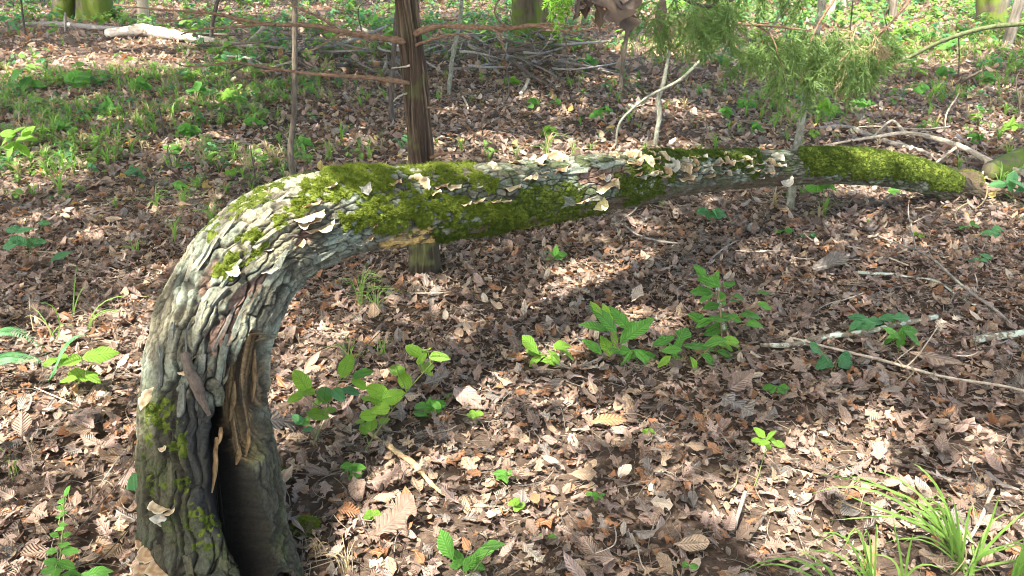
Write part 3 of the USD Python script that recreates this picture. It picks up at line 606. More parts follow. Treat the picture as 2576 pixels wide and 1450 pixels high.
#PART2
# ---------------------------------------------------------------- canopy: crowns whose gaps let the sun through to the forest floor
LIT = [  # px, py, lift above ground (None: on the trunk), radius m, strength
    (190, 950, 0, .44, 1), (70, 1020, 0, .42, 1), (230, 1090, 0, .26, .9), (270, 840, 0, .28, 1), (320, 1060, 0, .22, 1), (60, 900, 0, .22, .9), (150, 1180, 0, .26, .65), (60, 1330, 0, .2, .55), (280, 1330, 0, .2, .55),
    (200, 150, 0, .75, 1), (330, 150, 0, .7, 1), (420, 175, 0, .6, .9), (60, 180, 0, .6, .9), (110, 130, 0, .6, .8), (380, 85, .12, .75, 1), (470, 90, .1, .5, .9),
    (60, 430, 0, .35, .95), (150, 450, 0, .25, .75), (450, 370, 0, .25, .75), (520, 350, 0, .2, .6), (640, 400, 0, .25, .6), (480, 520, 0, .2, .6), (100, 560, 0, .3, .7), (250, 600, 0, .2, .6), (340, 700, 0, .16, .6),
    (1520, 720, 0, .26, 1), (1630, 770, 0, .24, .9), (1480, 690, 0, .2, .8), (1350, 800, 0, .22, .4), (1200, 840, 0, .25, .4), (1050, 760, 0, .2, .5), (750, 850, 0, .25, .85), (800, 780, 0, .2, .7), (720, 960, 0, .2, .7), (1400, 870, 0, .2, .6),
    (990, 950, .12, .24, 1), (930, 1010, .08, .22, 1), (1150, 1000, 0, .25, .5), (1300, 1050, 0, .25, .55), (1450, 1050, 0, .22, .6), (1000, 1150, 0, .28, .95), (880, 1200, 0, .22, .9), (1100, 1250, 0, .24, .9), (930, 1340, 0, .26, 1), (1250, 1180, 0, .25, .85),
    (1400, 1180, 0, .25, .75), (1560, 1130, 0, .22, .7), (1650, 1240, 0, .18, .6), (1050, 1390, 0, .18, .8), (780, 1150, 0, .2, .75), (760, 1330, 0, .16, .7), (820, 1420, 0, .14, .7), (1300, 1330, 0, .16, .6),
    (2050, 1170, 0, .2, 1), (2130, 1200, 0, .2, 1), (1930, 1280, 0, .18, 1), (2000, 1330, 0, .16, .9), (2220, 1280, 0, .18, .8), (2420, 1300, 0, .17, .8), (2150, 1370, 0, .16, .7), (1935, 1100, .1, .06, .9), (2200, 1080, 0, .14, .7), (2330, 1400, 0, .15, .6), (2480, 1140, 0, .15, .4),
    (2250, 490, 0, .32, 1), (2150, 470, 0, .25, .9), (2350, 505, 0, .2, .9), (2440, 440, .1, .22, 1), (2480, 520, 0, .25, .7), (2520, 560, 0, .3, .6), (2230, 605, 0, .12, 1), (2300, 400, 0, .35, .6), (2450, 330, 0, .4, .7), (2540, 300, 0, .4, .8), (2350, 300, 0, .3, .5),
    (2200, 330, 0, .3, .5), (1200, 360, 0, .35, .8), (1330, 370, 0, .35, .9), (1450, 380, 0, .35, .95), (1560, 370, 0, .3, .9), (1660, 270, 0, .35, .8), (1750, 290, 0, .3, .6), (1100, 390, 0, .25, .7), (1700, 370, 0, .3, .7),
    (1300, 250, 0, .35, .6), (1430, 280, 0, .35, .6), (1180, 280, 0, .3, .5), (900, 350, 0, .3, .4), (1650, 120, 0, .9, 1), (1760, 130, 0, .7, .9), (1550, 205, 0, .4, .6), (2200, 75, 0, 1.3, 1), (2290, 140, 0, .8, 1), (2400, 120, 0, .8, .9), (2050, 90, 0, 1.0, .7),
    (2300, 30, 0, 2.5, 1), (2450, 20, 0, 2.5, 1), (1900, 25, 0, 2.5, .9), (1700, 20, 0, 2.0, .8), (2560, 110, 0, .7, .8), (700, 15, 0, 1.5, .9), (800, 60, 0, .9, .5), (360, 20, 0, 1.2, .8), (20, 30, 0, 1.2, .6), (1050, 30, 0, 1.5, .6), (1200, 20, 0, 1.5, .6), (470, 30, 0, 1.0, .6),
    (150, 260, 0, .5, .55), (380, 300, 0, .4, .5), (560, 250, 0, .5, .6), (250, 360, 0, .3, .5), (600, 190, 0, .6, .6), (2150, 40, 0, 2.5, .9), (2560, 60, 0, 1.5, .9), (2000, 60, 0, 1.3, .8), (1560, 40, 0, 1.5, .7), (2500, 230, 0, .5, .5), (1450, 150, 0, .4, .35), (1280, 120, 0, .5, .35)]
LITP = [(G(x, y, l), r, s) for x, y, l, r, s in LIT]
for x, y, r, s in [(560, 610, .10, 1), (640, 540, .12, 1), (740, 480, .13, 1), (850, 470, .12, 1), (620, 640, .09, .9), (700, 590, .09, .9), (790, 545, .10, 1), (950, 480, .13, 1), (900, 540, .12, 1), (1020, 530, .12, 1), (1080, 440, .14, 1), (1180, 520, .11, .9), (1150, 460, .12, .9), (1250, 480, .12, .8),
                   (1350, 420, .14, 1), (1450, 410, .14, 1), (1560, 400, .14, 1), (1620, 410, .10, .9), (1500, 470, .09, .9), (1340, 470, .1, .8), (1750, 400, .09, .6), (1850, 400, .08, .6), (1980, 400, .1, .6), (2150, 390, .12, .7), (2270, 410, .1, .7), (2350, 430, .1, .6), (400, 1050, .05, 1), (395, 1010, .05, 1), (395, 1120, .05, .9), (405, 1200, .05, .7), (400, 1270, .04, .6), (660, 900, .05, .9)]:
    o = on_trunk(x, y)[0]; LITP.append((o, r, s))
for x, y, d, r, s in [(1003, 60, 3.7, .09, 1), (1008, 130, 3.7, .07, .9), (1000, 20, 3.7, .10, 1), (1020, 200, 3.7, .05, .7), (930, 92, 3.6, .12, .8), (800, 67, 3.5, .12, .7), (900, 195, 3.6, .12, .9), (700, 178, 3.5, .12, .8), (1150, 68, 3.7, .1, .6), (740, 100, 4.3, .15, .7), (1950, 120, 2.9, .25, .7), (2120, 130, 2.9, .25, .7), (2250, 160, 3.8, .15, .7), (360, 30, 13, .3, 1), (1420, 20, 2.3, .15, 1), (2500, 60, 4, .2, .6)]:
    LITP.append((P(x, y, d), r, s))
LQ = np.array([sunplane(p) for p, r, s in LITP]); LR = np.array([r for p, r, s in LITP]); LS = np.array([s for p, r, s in LITP])
DARK = [(on_trunk(x, y)[0], r, k) for x, y, r, k in [(500, 1060, .07, .95), (510, 1150, .08, 1), (540, 1240, .10, 1), (560, 1330, .12, 1), (590, 1420, .14, 1), (640, 1300, .08, 1), (640, 1400, .1, 1), (600, 1080, .08, .95), (640, 1000, .05, .8), (600, 950, .05, .8), (500, 990, .05, .6), (470, 1300, .08, .9), (450, 1400, .1, .9),
    (1200, 590, .06, 1), (1100, 600, .06, 1), (1300, 565, .06, 1), (1420, 545, .06, 1), (1560, 520, .06, 1), (1700, 485, .06, 1), (1000, 620, .06, .9)]] + [(P(1540, 30, 2.35), .13, 1), (P(1470, 20, 2.35), .08, 1)]
DQ = np.array([sunplane(p) for p, r, k in DARK])
def darkmap(uv):
    D = np.zeros(len(uv))
    for q, (p, r, k) in zip(DQ, DARK): D = np.maximum(D, k * (1 - sstep(r * .8, r * 1.2, np.hypot(uv[:, 0] - q[0], uv[:, 1] - q[1]))))
    return D
def lightmap(uv):
    L = np.zeros(len(uv))
    wv = 0.10 * (fbm(np.c_[uv * 6, uv[:, :1] * 0], 2, 41) - .5) * 2
    for q, r, s in zip(LQ, LR, LS):
        d = np.hypot(uv[:, 0] - q[0], uv[:, 1] - q[1]) + wv * min(1, r * 3)
        L = np.maximum(L, s * (1 - sstep(r * 0.75, r * 1.25, d)))
    return L
def shade_leaves(n, gx0, gx1, gy0, gy1, zlo, zhi, size, seed, k=1.0):
    rg = np.random.default_rng(seed)
    g = np.stack([rg.uniform(gx0, gx1, n), rg.uniform(gy0, gy1, n)], -1)
    w = (np.abs(g[:, 0]) < 0.72 * np.maximum(g[:, 1], 0) + 1.6) | (g[:, 1] < 0.3)
    g = g[w]; n = len(g)
    z = rg.uniform(zlo, zhi, n)
    p = np.c_[g, np.zeros(n)] + SUN * (z / SUN[2])[:, None]
    uv = sunplane(p)
    L = lightmap(uv)
    px, py, _ = proj(np.c_[g, np.zeros(n)])
    sh = np.zeros(n)
    for cx, cy, rx, ry in [(2080, 760, 480, 230), (330, 320, 400, 105), (1660, 1050, 150, 130), (1650, 1410, 320, 60), (1000, 700, 300, 80), (150, 640, 220, 60), (1300, 190, 500, 80), (720, 300, 260, 120), (1900, 230, 260, 90), (2500, 1080, 160, 120)]:
        sh = np.maximum(sh, np.exp(-(((px - cx) / rx) ** 2 + ((py - cy) / ry) ** 2) ** 2))
    sh = np.where(g[:, 1] > .5, sh, 0)
    mott = (1 - .85 * sh) * sstep(0.64, 0.76, fbm(np.c_[uv * 2.6, uv[:, :1] * 0], 3, 43))
    fleck = (1 - .7 * sh) * sstep(0.70, 0.79, fbm(np.c_[uv * 7.5, uv[:, :1] * 0], 2, 47)) * 0.9
    inner = sstep(0.56, 0.68, fbm(np.c_[uv * 8, uv[:, :1] * 0], 3, 53))
    openness = np.maximum(L * (1 - 0.55 * inner * (L < .96)), np.maximum(mott * 0.75, fleck * 0.8))
    openness = openness * (1 - darkmap(uv))
    keep = rg.random(n) < (1 - np.clip(openness * 1.03, 0, 1)) ** 2
    p = p[keep]; n = len(p)
    nn = unit(rg.normal(0, .55, (n, 3)) + [0, 0, 1.0]); a = unit(np.cross(nn, rg.normal(0, 1, (n, 3)))); b = np.cross(nn, a)
    s = (size * rg.uniform(.7, 1.3, n))[:, None]
    v = np.stack([p - a * s * .55, p + b * s * .33 - a * s * .05, p + a * s * .6, p - b * s * .33 - a * s * .05], 1)
    return p, v
CAN = [shade_leaves(68000, -6, 6, 0.3, 7, 4.2, 8.0, 0.125, 1), shade_leaves(90000, -12, 12, 7, 15, 5, 9.5, 0.19, 2), shade_leaves(52000, -19, 19, 15, 26, 6, 11, 0.28, 3)]
CAN.append(shade_leaves(9000, -9, 9, -8, 0.2, 4.5, 8.5, 0.28, 4)); CAN.append(shade_leaves(2600, -9, -4.0, -4, 7, 3.0, 6, 0.28, 5)); CAN.append(shade_leaves(2600, 4.5, 9, -4, 6, 3.5, 7, 0.28, 6))
CP = np.vstack([a for a, b in CAN]); CV = np.vstack([b for a, b in CAN])

# trees: in-frame trunks and those just outside whose crowns shade the place.  base px,py | base x,y ; widths px at base and top; lean px at y=0
TREES = []
def tree_at(name, label, cat, basep, r0, r1, top, mat, h=9.0, flare=1.5, group=None, seed=0):
    b = np.asarray(basep, float)
    t = thing(name, label, cat, b, group)
    top = np.asarray(top, float)
    dirv = (top - b) / max(top[2] - b[2], .1)
    pts = [b + dirv * z + np.array([0.03 * math.sin(seed + z * 1.3), 0.03 * math.cos(seed * 2 + z), 0]) * min(1, z) - [0, 0, .15 * (z == 0)] for z in (0, .12, .3, .7, 1.4, 2.6, 4.2, 6.2, h)]
    rr = [r0 * flare, r0 * (1 + .45 * (flare - 1)), r0 * (1 + .12 * (flare - 1)), r0, (r0 * 2 + r1) / 3, r1, r1 * .8, r1 * .55, r1 * .2]
    obj('trunk', tube(pts, np.interp(np.linspace(0, 1, 60), [0, .02, .04, .08, .16, .3, .47, .7, 1], rr), 90, 24, 0.16, seed), mat, t)
    TREES.append((t, b, dirv, r1, h, mat, seed))
    return t
def tree_px(name, label, px, py, w0, w1, tx, mat, **kw):
    b = G(px, py); d = proj(b)[2]
    top = PY(tx, -20, b[1])
    return tree_at(name, label, 'tree', b, w0 / 2 * d / FPX, w1 / 2 * d / FPX, top if top[2] > b[2] + .25 else b + [(tx - px) * d / FPX, 0, .5], mat, **kw)
tree_px('forest_tree', 'thick dark mossy tree trunk standing at the top left corner', 243, 53, 90, 70, 234, TREEM, flare=1.5, seed=1)
tree_px('forest_tree', 'moss covered trunk close beside the thick dark trunk at the top left', 158, 50, 52, 42, 160, TREEM, flare=1.3, seed=2)
tree_px('forest_tree', 'slim sunlit tan trunk rising behind the white fallen log', 360, 67, 27, 25, 358, TREEP, flare=1.15, seed=3)
tree_px('forest_tree', 'wider of two grey trunks beyond the brush pile', 1326, 95, 70, 62, 1322, TREEM, flare=1.25, seed=4)
tree_px('forest_tree', 'mossy right one of the two trunks beyond the brush pile', 1374, 100, 46, 42, 1374, TREEM, flare=1.25, seed=5)
tree_px('forest_tree', 'thick mossy trunk at the top right corner of the wood', 2498, 64, 64, 54, 2492, TREEM, flare=1.3, seed=6)
tree_px('forest_tree', 'leaning grey trunk in front of the thick mossy trunk at top right', 2530, 124, 26, 22, 2566, TREEB, flare=1.1, seed=7)
tree_px('forest_tree', 'dark slender trunk behind the hanging juniper foliage', 2062, 58, 19, 17, 2066, STEMD, flare=1.1, seed=8)
tree_px('forest_tree', 'sunlit pale trunk tilting right behind the juniper foliage', 2084, 52, 18, 15, 2101, TREEP, flare=1.1, seed=9)
tree_px('forest_tree', 'left one of two slim far trunks at the top right', 2247, 46, 18, 16, 2248, TREEB, flare=1.1, seed=10)
tree_px('forest_tree', 'right one of two slim far trunks at the top right', 2282, 42, 14, 11, 2286, TREEB, flare=1.1, seed=11)
tree_px('forest_tree', 'faint grey trunk farthest off in the bright green distance', 2418, 14, 13, 11, 2418, TREEB, flare=1.1, seed=12)
for q, (x, y, r) in enumerate([(-5.2, 1.2, .16), (-6.8, 5.5, .18), (-3.9, -1.6, .15), (-9.5, 10.5, .2), (4.6, 0.4, .14), (7.6, 6.0, .17), (-13, 17, .2), (9.5, 15.5, .18)]):
    tree_at('forest_tree', 'tall tree just outside the picture whose crown shades the forest floor', 'tree', [x, y, float(ht(x, y))], r, r * .8, [x, y, 3], TREEB, flare=1.3, seed=20 + q, group='trees outside the picture')
TB = np.array([t[1][:2] for t in TREES])
own = cKDTree(TB).query(CP[:, :2] + RNG.normal(0, .5, (len(CP), 2)))[1]
for k, (t, b, dv, r1, h, mat, seed) in enumerate(TREES):
    m = own == k
    if not m.any(): continue
    rg = np.random.default_rng(seed)
    tips = CP[m][rg.choice(m.sum(), min(12, m.sum()), replace=False)]
    limbs = []
    for tip in tips:
        z0 = max(2.6, tip[2] - np.linalg.norm(tip[:2] - b[:2]) * .6 - .5)
        s = b + dv * min(z0, h - 1)
        limbs.append(tube([s, (s + tip) / 2 + [0, 0, .35], tip], [r1 * .35, r1 * .2, .008], 10, 5))
    obj('limbs', join(limbs), mat, t)
    v = CV[m].reshape(-1, 3); q = np.arange(len(v)).reshape(-1, 4)
    obj('crown', (v, np.vstack([q[:, [0, 1, 2]], q[:, [0, 2, 3]]])), CANOPY, t, smooth=False)

# ---------------------------------------------------------------- leaves
def leaf(kind, L, rg, roll=0.0, bend=0.0, twist=0.0, wrinkle=0.05, n=None, m=5, fold=0.0, W=None):
    """a leaf along +x from the origin, y across, z up"""
    lob = kind in ('oak', 'redoak', 'sassafras')
    n = n or (17 if lob else 9)
    t = np.linspace(0, 1, n)
    if kind == 'oval': w = np.sin(np.pi * t ** 0.9) ** 0.8 * 0.26
    elif kind == 'round': w = np.sin(np.pi * t ** 0.8) ** 0.55 * 0.38
    elif kind == 'long': w = np.sin(np.pi * t ** 1.05) ** 0.9 * 0.155
    elif kind == 'heart': w = np.sin(np.pi * np.clip(t, .0, 1) ** 0.5) ** 0.8 * 0.44
    elif kind == 'obovate': w = np.sin(np.pi * t ** 1.5) ** 0.8 * 0.27
    elif kind == 'oak': w = np.sin(np.pi * t ** 1.15) ** 0.6 * 0.33 * (0.66 + 0.40 * np.cos(2 * np.pi * (3.6 * t + .1)))
    elif kind == 'redoak': w = np.sin(np.pi * t ** 1.0) ** 0.5 * 0.36 * (0.56 + 0.50 * np.abs(np.cos(np.pi * (3.4 * t + .2))) ** 2.2)
    elif kind == 'sassafras': w = np.sin(np.pi * t ** 1.3) ** 0.7 * 0.33 * (0.8 + 0.3 * np.cos(2 * np.pi * (1.7 * t - .25)))
    else: w = np.sin(np.pi * t) ** 0.6 * rg.uniform(.2, .4) * (0.7 + 0.5 * rg.random(n))
    w = np.maximum(w, 0.012)
    if W: w = w * W
    c = np.linspace(-1, 1, m)
    T, C = np.meshgrid(t, c, indexing='ij')
    wl = w[:, None] * (1 + 0.08 * rg.normal(size=(n, 1)) * (kind not in ('heart', 'round')))
    s = C * wl                                   # arc across, in leaf lengths
    k = roll * (0.6 + 0.8 * T) + 1e-6
    y, z = np.sin(s * k) / k, (1 - np.cos(s * k)) / k
    z = z + fold * np.abs(y)
    z = z + wrinkle * np.sin(T * rg.uniform(5, 11) + C * 2.5 + rg.uniform(0, 6)) * np.abs(C) ** 1.5 * w[:, None] * 3 + wrinkle * 0.5 * rg.normal(size=T.shape) * np.abs(C) * .3
    a = twist * (T - .3)
    y, z = y * np.cos(a) - z * np.sin(a), y * np.sin(a) + z * np.cos(a)
    kb = bend + 1e-6
    x = (np.sin(T * kb) / kb) - z * np.sin(T * kb) * 0.9
    z2 = -(1 - np.cos(T * kb)) / kb + z * np.cos(T * kb)
    v = np.stack([x - .5, y, z2], -1).reshape(-1, 3) * L
    i, j = np.meshgrid(np.arange(n - 1), np.arange(m - 1), indexing='ij')
    A = i * m + j
    f = np.stack([A, A + m, A + m + 1, A + 1], -1).reshape(-1, 4)
    return v, np.vstack([f[:, [0, 1, 2]], f[:, [0, 2, 3]]])

def leaf_prim(name, v, f, mat, parent, pos, d, n, L, **kw):
    """a leaf modelled one unit long, placed and scaled by its own transform"""
    d = unit(d); n = np.asarray(n, float); n = unit(n - d * (n @ d)); sd = np.cross(n, d)
    path = parent + '/' + numbered(parent, name)
    m = usdkit.mesh(stage, path, (v, f), mat, smooth=True)
    q = np.asarray(pos, float) - LOC.get(parent, np.zeros(3))
    m.AddTransformOp().Set(Gf.Matrix4d(*(d * L), 0, *(sd * L), 0, *(n * L), 0, *q, 1))
    meta(m.GetPrim(), **kw)

def pose(v, pos, d, n):
    d = unit(d); n = np.asarray(n, float); n = unit(n - d * (n @ d)); s = np.cross(n, d)
    return pos + v[:, :1] * d + v[:, 1:2] * s + v[:, 2:3] * n

def rot_quats(n, rg, tilt):
    """random heading, tilted by about the given angle"""
    yaw = rg.uniform(0, 2 * np.pi, n); ax = rg.uniform(0, 2 * np.pi, n); an = np.abs(rg.normal(0, tilt, n))
    flip = rg.random(n) < 0.35
    an = np.where(flip, np.pi - an, an)
    qz = np.stack([np.cos(yaw / 2), 0 * yaw, 0 * yaw, np.sin(yaw / 2)], -1)
    qa = np.stack([np.cos(an / 2), np.cos(ax) * np.sin(an / 2), np.sin(ax) * np.sin(an / 2), 0 * an], -1)
    w1, x1, y1, z1 = qa.T; w2, x2, y2, z2 = qz.T
    return np.stack([w1 * w2 - x1 * x2 - y1 * y2 - z1 * z2, w1 * x2 + x1 * w2 + y1 * z2 - z1 * y2, w1 * y2 - x1 * z2 + y1 * w2 + z1 * x2, w1 * z2 + x1 * y2 - y1 * x2 + z1 * w2], -1)

def instancer(name, label, cat, protos, idx, pos, quats, scale):
    pi = UsdGeom.PointInstancer.Define(stage, '/World/' + numbered('/World', name))
    path = str(pi.GetPath())
    for k, (v, f, mat) in enumerate(protos):
        m = usdkit.mesh(stage, f'{path}/kinds/{name}_kind_{k:03d}', (v, f), mat, smooth=True)
        pi.CreatePrototypesRel().AddTarget(m.GetPath())
    pi.CreateProtoIndicesAttr(Vt.IntArray.FromNumpy(np.asarray(idx, np.int32)))
    pi.CreatePositionsAttr(Vt.Vec3fArray.FromNumpy(np.asarray(pos, np.float32)))
    q = np.asarray(quats, np.float32)
    pi.CreateOrientationsAttr(Vt.QuathArray([Gf.Quath(float(a), float(b), float(c), float(d)) for a, b, c, d in q]))
    pi.CreateScalesAttr(Vt.Vec3fArray.FromNumpy(np.repeat(np.asarray(scale, np.float32)[:, None], 3, 1)))
    meta(pi.GetPrim(), label, cat, None, 'stuff')

def floor_points(n, d0, d1, rg, margin=0.9):
    d = np.sqrt(rg.uniform(d0 ** 2, d1 ** 2, n))
    x = rg.uniform(-1, 1, n) * (0.72 * d + margin)
    return np.stack([x, d], -1)

def dead_protos(n, seed, lod):
    rg = np.random.default_rng(seed); out = []
    kinds = ['oak', 'oval', 'long', 'obovate', 'redoak', 'frag', 'oval', 'oak']
    cw = np.array([.26, .24, .12, .19, .03, .05, .03, .075, .005]); cw /= cw.sum()
    for k in range(n):
        kd = kinds[k % len(kinds)]
        if lod: v, f = leaf('oval' if kd in ('oak', 'redoak') else kd, 1, rg, roll=rg.normal(0, 2.4), bend=rg.normal(0, .9), twist=rg.normal(0, .6), wrinkle=.1, n=5, m=3, W=1.15)
        else: v, f = leaf(kd, 1, rg, roll=rg.normal(0, 2.5), bend=rg.normal(0, .9), twist=rg.normal(0, .8), wrinkle=.14)
        out.append((v, f, DEAD[rg.choice(9, p=cw)]))
    return out
def litter(name, label, n, d0, d1, size, seed, lod, lift, tilt, margin=1.7):
    rg = np.random.default_rng(seed)
    pr = dead_protos(48, seed + 1, lod)
    xy = floor_points(n, d0, d1, rg, margin)
    thin = fbm(np.c_[xy * 2.2, xy[:, :1] * 0], 2, 61)
    s = size * np.minimum(np.exp(rg.normal(-.06, .52, n)), 2.0)
    z = ht(xy[:, 0], xy[:, 1]) + rg.uniform(-0.005, lift, n) * (.5 + thin)
    return (name, label, 'leaf litter', pr, rg.integers(0, 48, n), np.c_[xy, z], rot_quats(n, rg, tilt), s)
LA = litter('leaf_litter', 'brown dead leaves covering the forest floor in the foreground', 34000, 0.9, 4.2, 0.041, 100, False, 0.028, .32)
LB = litter('leaf_litter', 'brown dead leaves covering the forest floor in the middle distance', 50000, 4.0, 9.5, 0.049, 200, True, 0.030, .36)
LC = litter('leaf_litter', 'brown dead leaves on the forest floor in the far distance', 54000, 9.2, 26, 0.078, 300, True, 0.05, .38, 1.5)
for L_ in (LA, LB, LC): instancer(*L_)
def bits():
    rg = np.random.default_rng(5)
    pr = []
    for k in range(10):
        v, f = leaf(['frag', 'long', 'oval'][k % 3], 1, rg, roll=rg.normal(0, 2), bend=rg.normal(0, 1), n=4, m=3)
        pr.append((v, f, DEAD[[0, 2, 4, 7, 6, 1, 3, 5, 2, 0][k]]))
    for k in range(6):
        v, f = tube([[-.5, 0, 0], [-.1, rg.normal(0, .06), .03], [.5, rg.normal(0, .1), 0]], [.014, .012, .006], 5, 4)
        pr.append((v, f, [STICKG, STICKP, STICKD][k % 3]))
    n = 40000
    xy = floor_points(n, 0.9, 5.0, rg)
    idx = np.where(rg.random(n) < .62, rg.integers(0, 10, n), rg.integers(10, 16, n))
    s = np.where(idx < 10, rg.uniform(.010, .028, n), rg.uniform(.03, .12, n))
    z = ht(xy[:, 0], xy[:, 1]) + rg.uniform(0.0, .032, n)
    instancer('leaf_crumbs', 'crumbled leaf bits and short twigs among the dead leaves', 'leaf litter', pr, idx, np.c_[xy, z], rot_quats(n, rg, .3), s)
bits()

# the leaves that show largest, one by one
def loose_leaves():
    rg = np.random.default_rng(77)
    names = {'oak': 'lobed oak', 'redoak': 'pointed oak', 'oval': 'oval', 'obovate': 'broad tipped', 'long': 'narrow'}
    zone = lambda x, y: ('left of the hollow trunk' if x < 360 and y > 600 else 'behind the bend on the left' if x < 560 else 'beside the foot of the trunk' if x < 800 and y > 800 else 'under the mossy arch' if y < 780 and x < 1500 else
                         'near the arching grass at the bottom right' if x > 1800 and y > 1080 else 'in the sunny middle of the clearing' if y > 900 and x < 1500 else 'at the shaded bottom' if y > 1150 else 'in the shade below the outer log')
    count = 0
    while count < 285:
        x, y = rg.uniform(-20, 2590), rg.uniform(560, 1470) if rg.random() < .25 else rg.uniform(800, 1470)
        p = G(x, y)
        kd = rg.choice(list(names), p=[.33, .15, .2, .2, .12])
        L = float(np.clip(rg.normal(.068, .018), .04, .115))
        ci = int(rg.choice(9, p=[.2, .26, .19, .1, .05, .07, .07, .06, 0]))
        rl = rg.normal(0, 2.9)
        v, f = leaf(kd, 1.0, rg, roll=rl, bend=rg.normal(0, .8), twist=rg.normal(0, .7), wrinkle=.10)
        h = rg.uniform(0, 2 * np.pi); tl = rg.normal(0, .3, 2)
        st = tube([v[2], v[2] + [-.12, 0, -.03], v[2] + [-.25, .02, -.05]], [.014, .012], 4, 4)
        v, f = join([(v, f), st])
        how = 'curled' if abs(rl) > 2.4 else 'flat'
        lab = f'{how} {DEADN[ci]} dead {names[kd]} leaf {zone(x, y)}'
        leaf_prim('fallen_leaf', v, f, DEAD[ci], '/World', p + [0, 0, .028 + rg.uniform(0, .018)], [math.cos(h), math.sin(h), tl[0] * .6], [tl[0], tl[1], 1], L, label=lab, cat='dead leaf', group=lab.replace('leaf', 'leaves'))
        count += 1
    for x, y, s, ci, kd, lab in [(1735, 1405, 80, 2, 'obovate', 'yellow tan leaf lying at the bottom edge'), (1570, 1215, 55, 6, 'oval', 'pale lime yellow leaf lying on the sunny litter'), (1745, 1150, 50, 2, 'obovate', 'golden leaf tilted up beside the shaded twigs'), (1600, 770, 55, 6, 'obovate', 'pale greenish dry leaf behind the broad leaved seedling'),
                                 (1860, 990, 85, 0, 'oval', 'flat brown leaf lit from above right of the seedlings'), (1850, 1045, 100, 3, 'oak', 'dark grey curled leaf in the shade right of the clearing'), (700, 1080, 110, 3, 'oak', 'grey brown lobed oak leaf right behind the trunk'), (1000, 1340, 120, 0, 'redoak', 'largest sunlit tan oak leaf near the bottom'),
                                 (1650, 1400, 130, 3, 'long', 'long grey leaf with ribs in the shade at the bottom'), (980, 1240, 100, 1, 'oak', 'big pinkish oak leaf under the lime green sprig'), (1175, 1020, 90, 1, 'oval', 'tall folded pinkish leaf standing in the clearing'), (1535, 1080, 100, 5, 'long', 'orange brown long leaf pointing down right in the clearing'),
                                 (2345, 930, 110, 0, 'long', 'brown curled leaf standing upright among the sticks'), (2085, 690, 90, 3, 'oval', 'grey green curled leaf in the shade beside the lichened stick'), (1100, 985, 70, 3, 'oak', 'flat brown oak leaf in the shade behind the lime sprig')]:
        p = G(x, y); d = proj(p)[2]
        v, f = leaf(kd, 1.0, rg, roll=rg.normal(0, 2.4), bend=rg.normal(0, .8), twist=.4, wrinkle=.1, n=27 if kd in ('oak', 'redoak') else 13, m=7)
        h = rg.uniform(-1, 1)
        leaf_prim('fallen_leaf', v, f, DEAD[ci], '/World', p + [0, 0, .05], [math.cos(h), math.sin(h), .1], [rg.normal(0, .15), -.35, 1], s * d / FPX * 1.1, label=lab, cat='dead leaf')
loose_leaves()

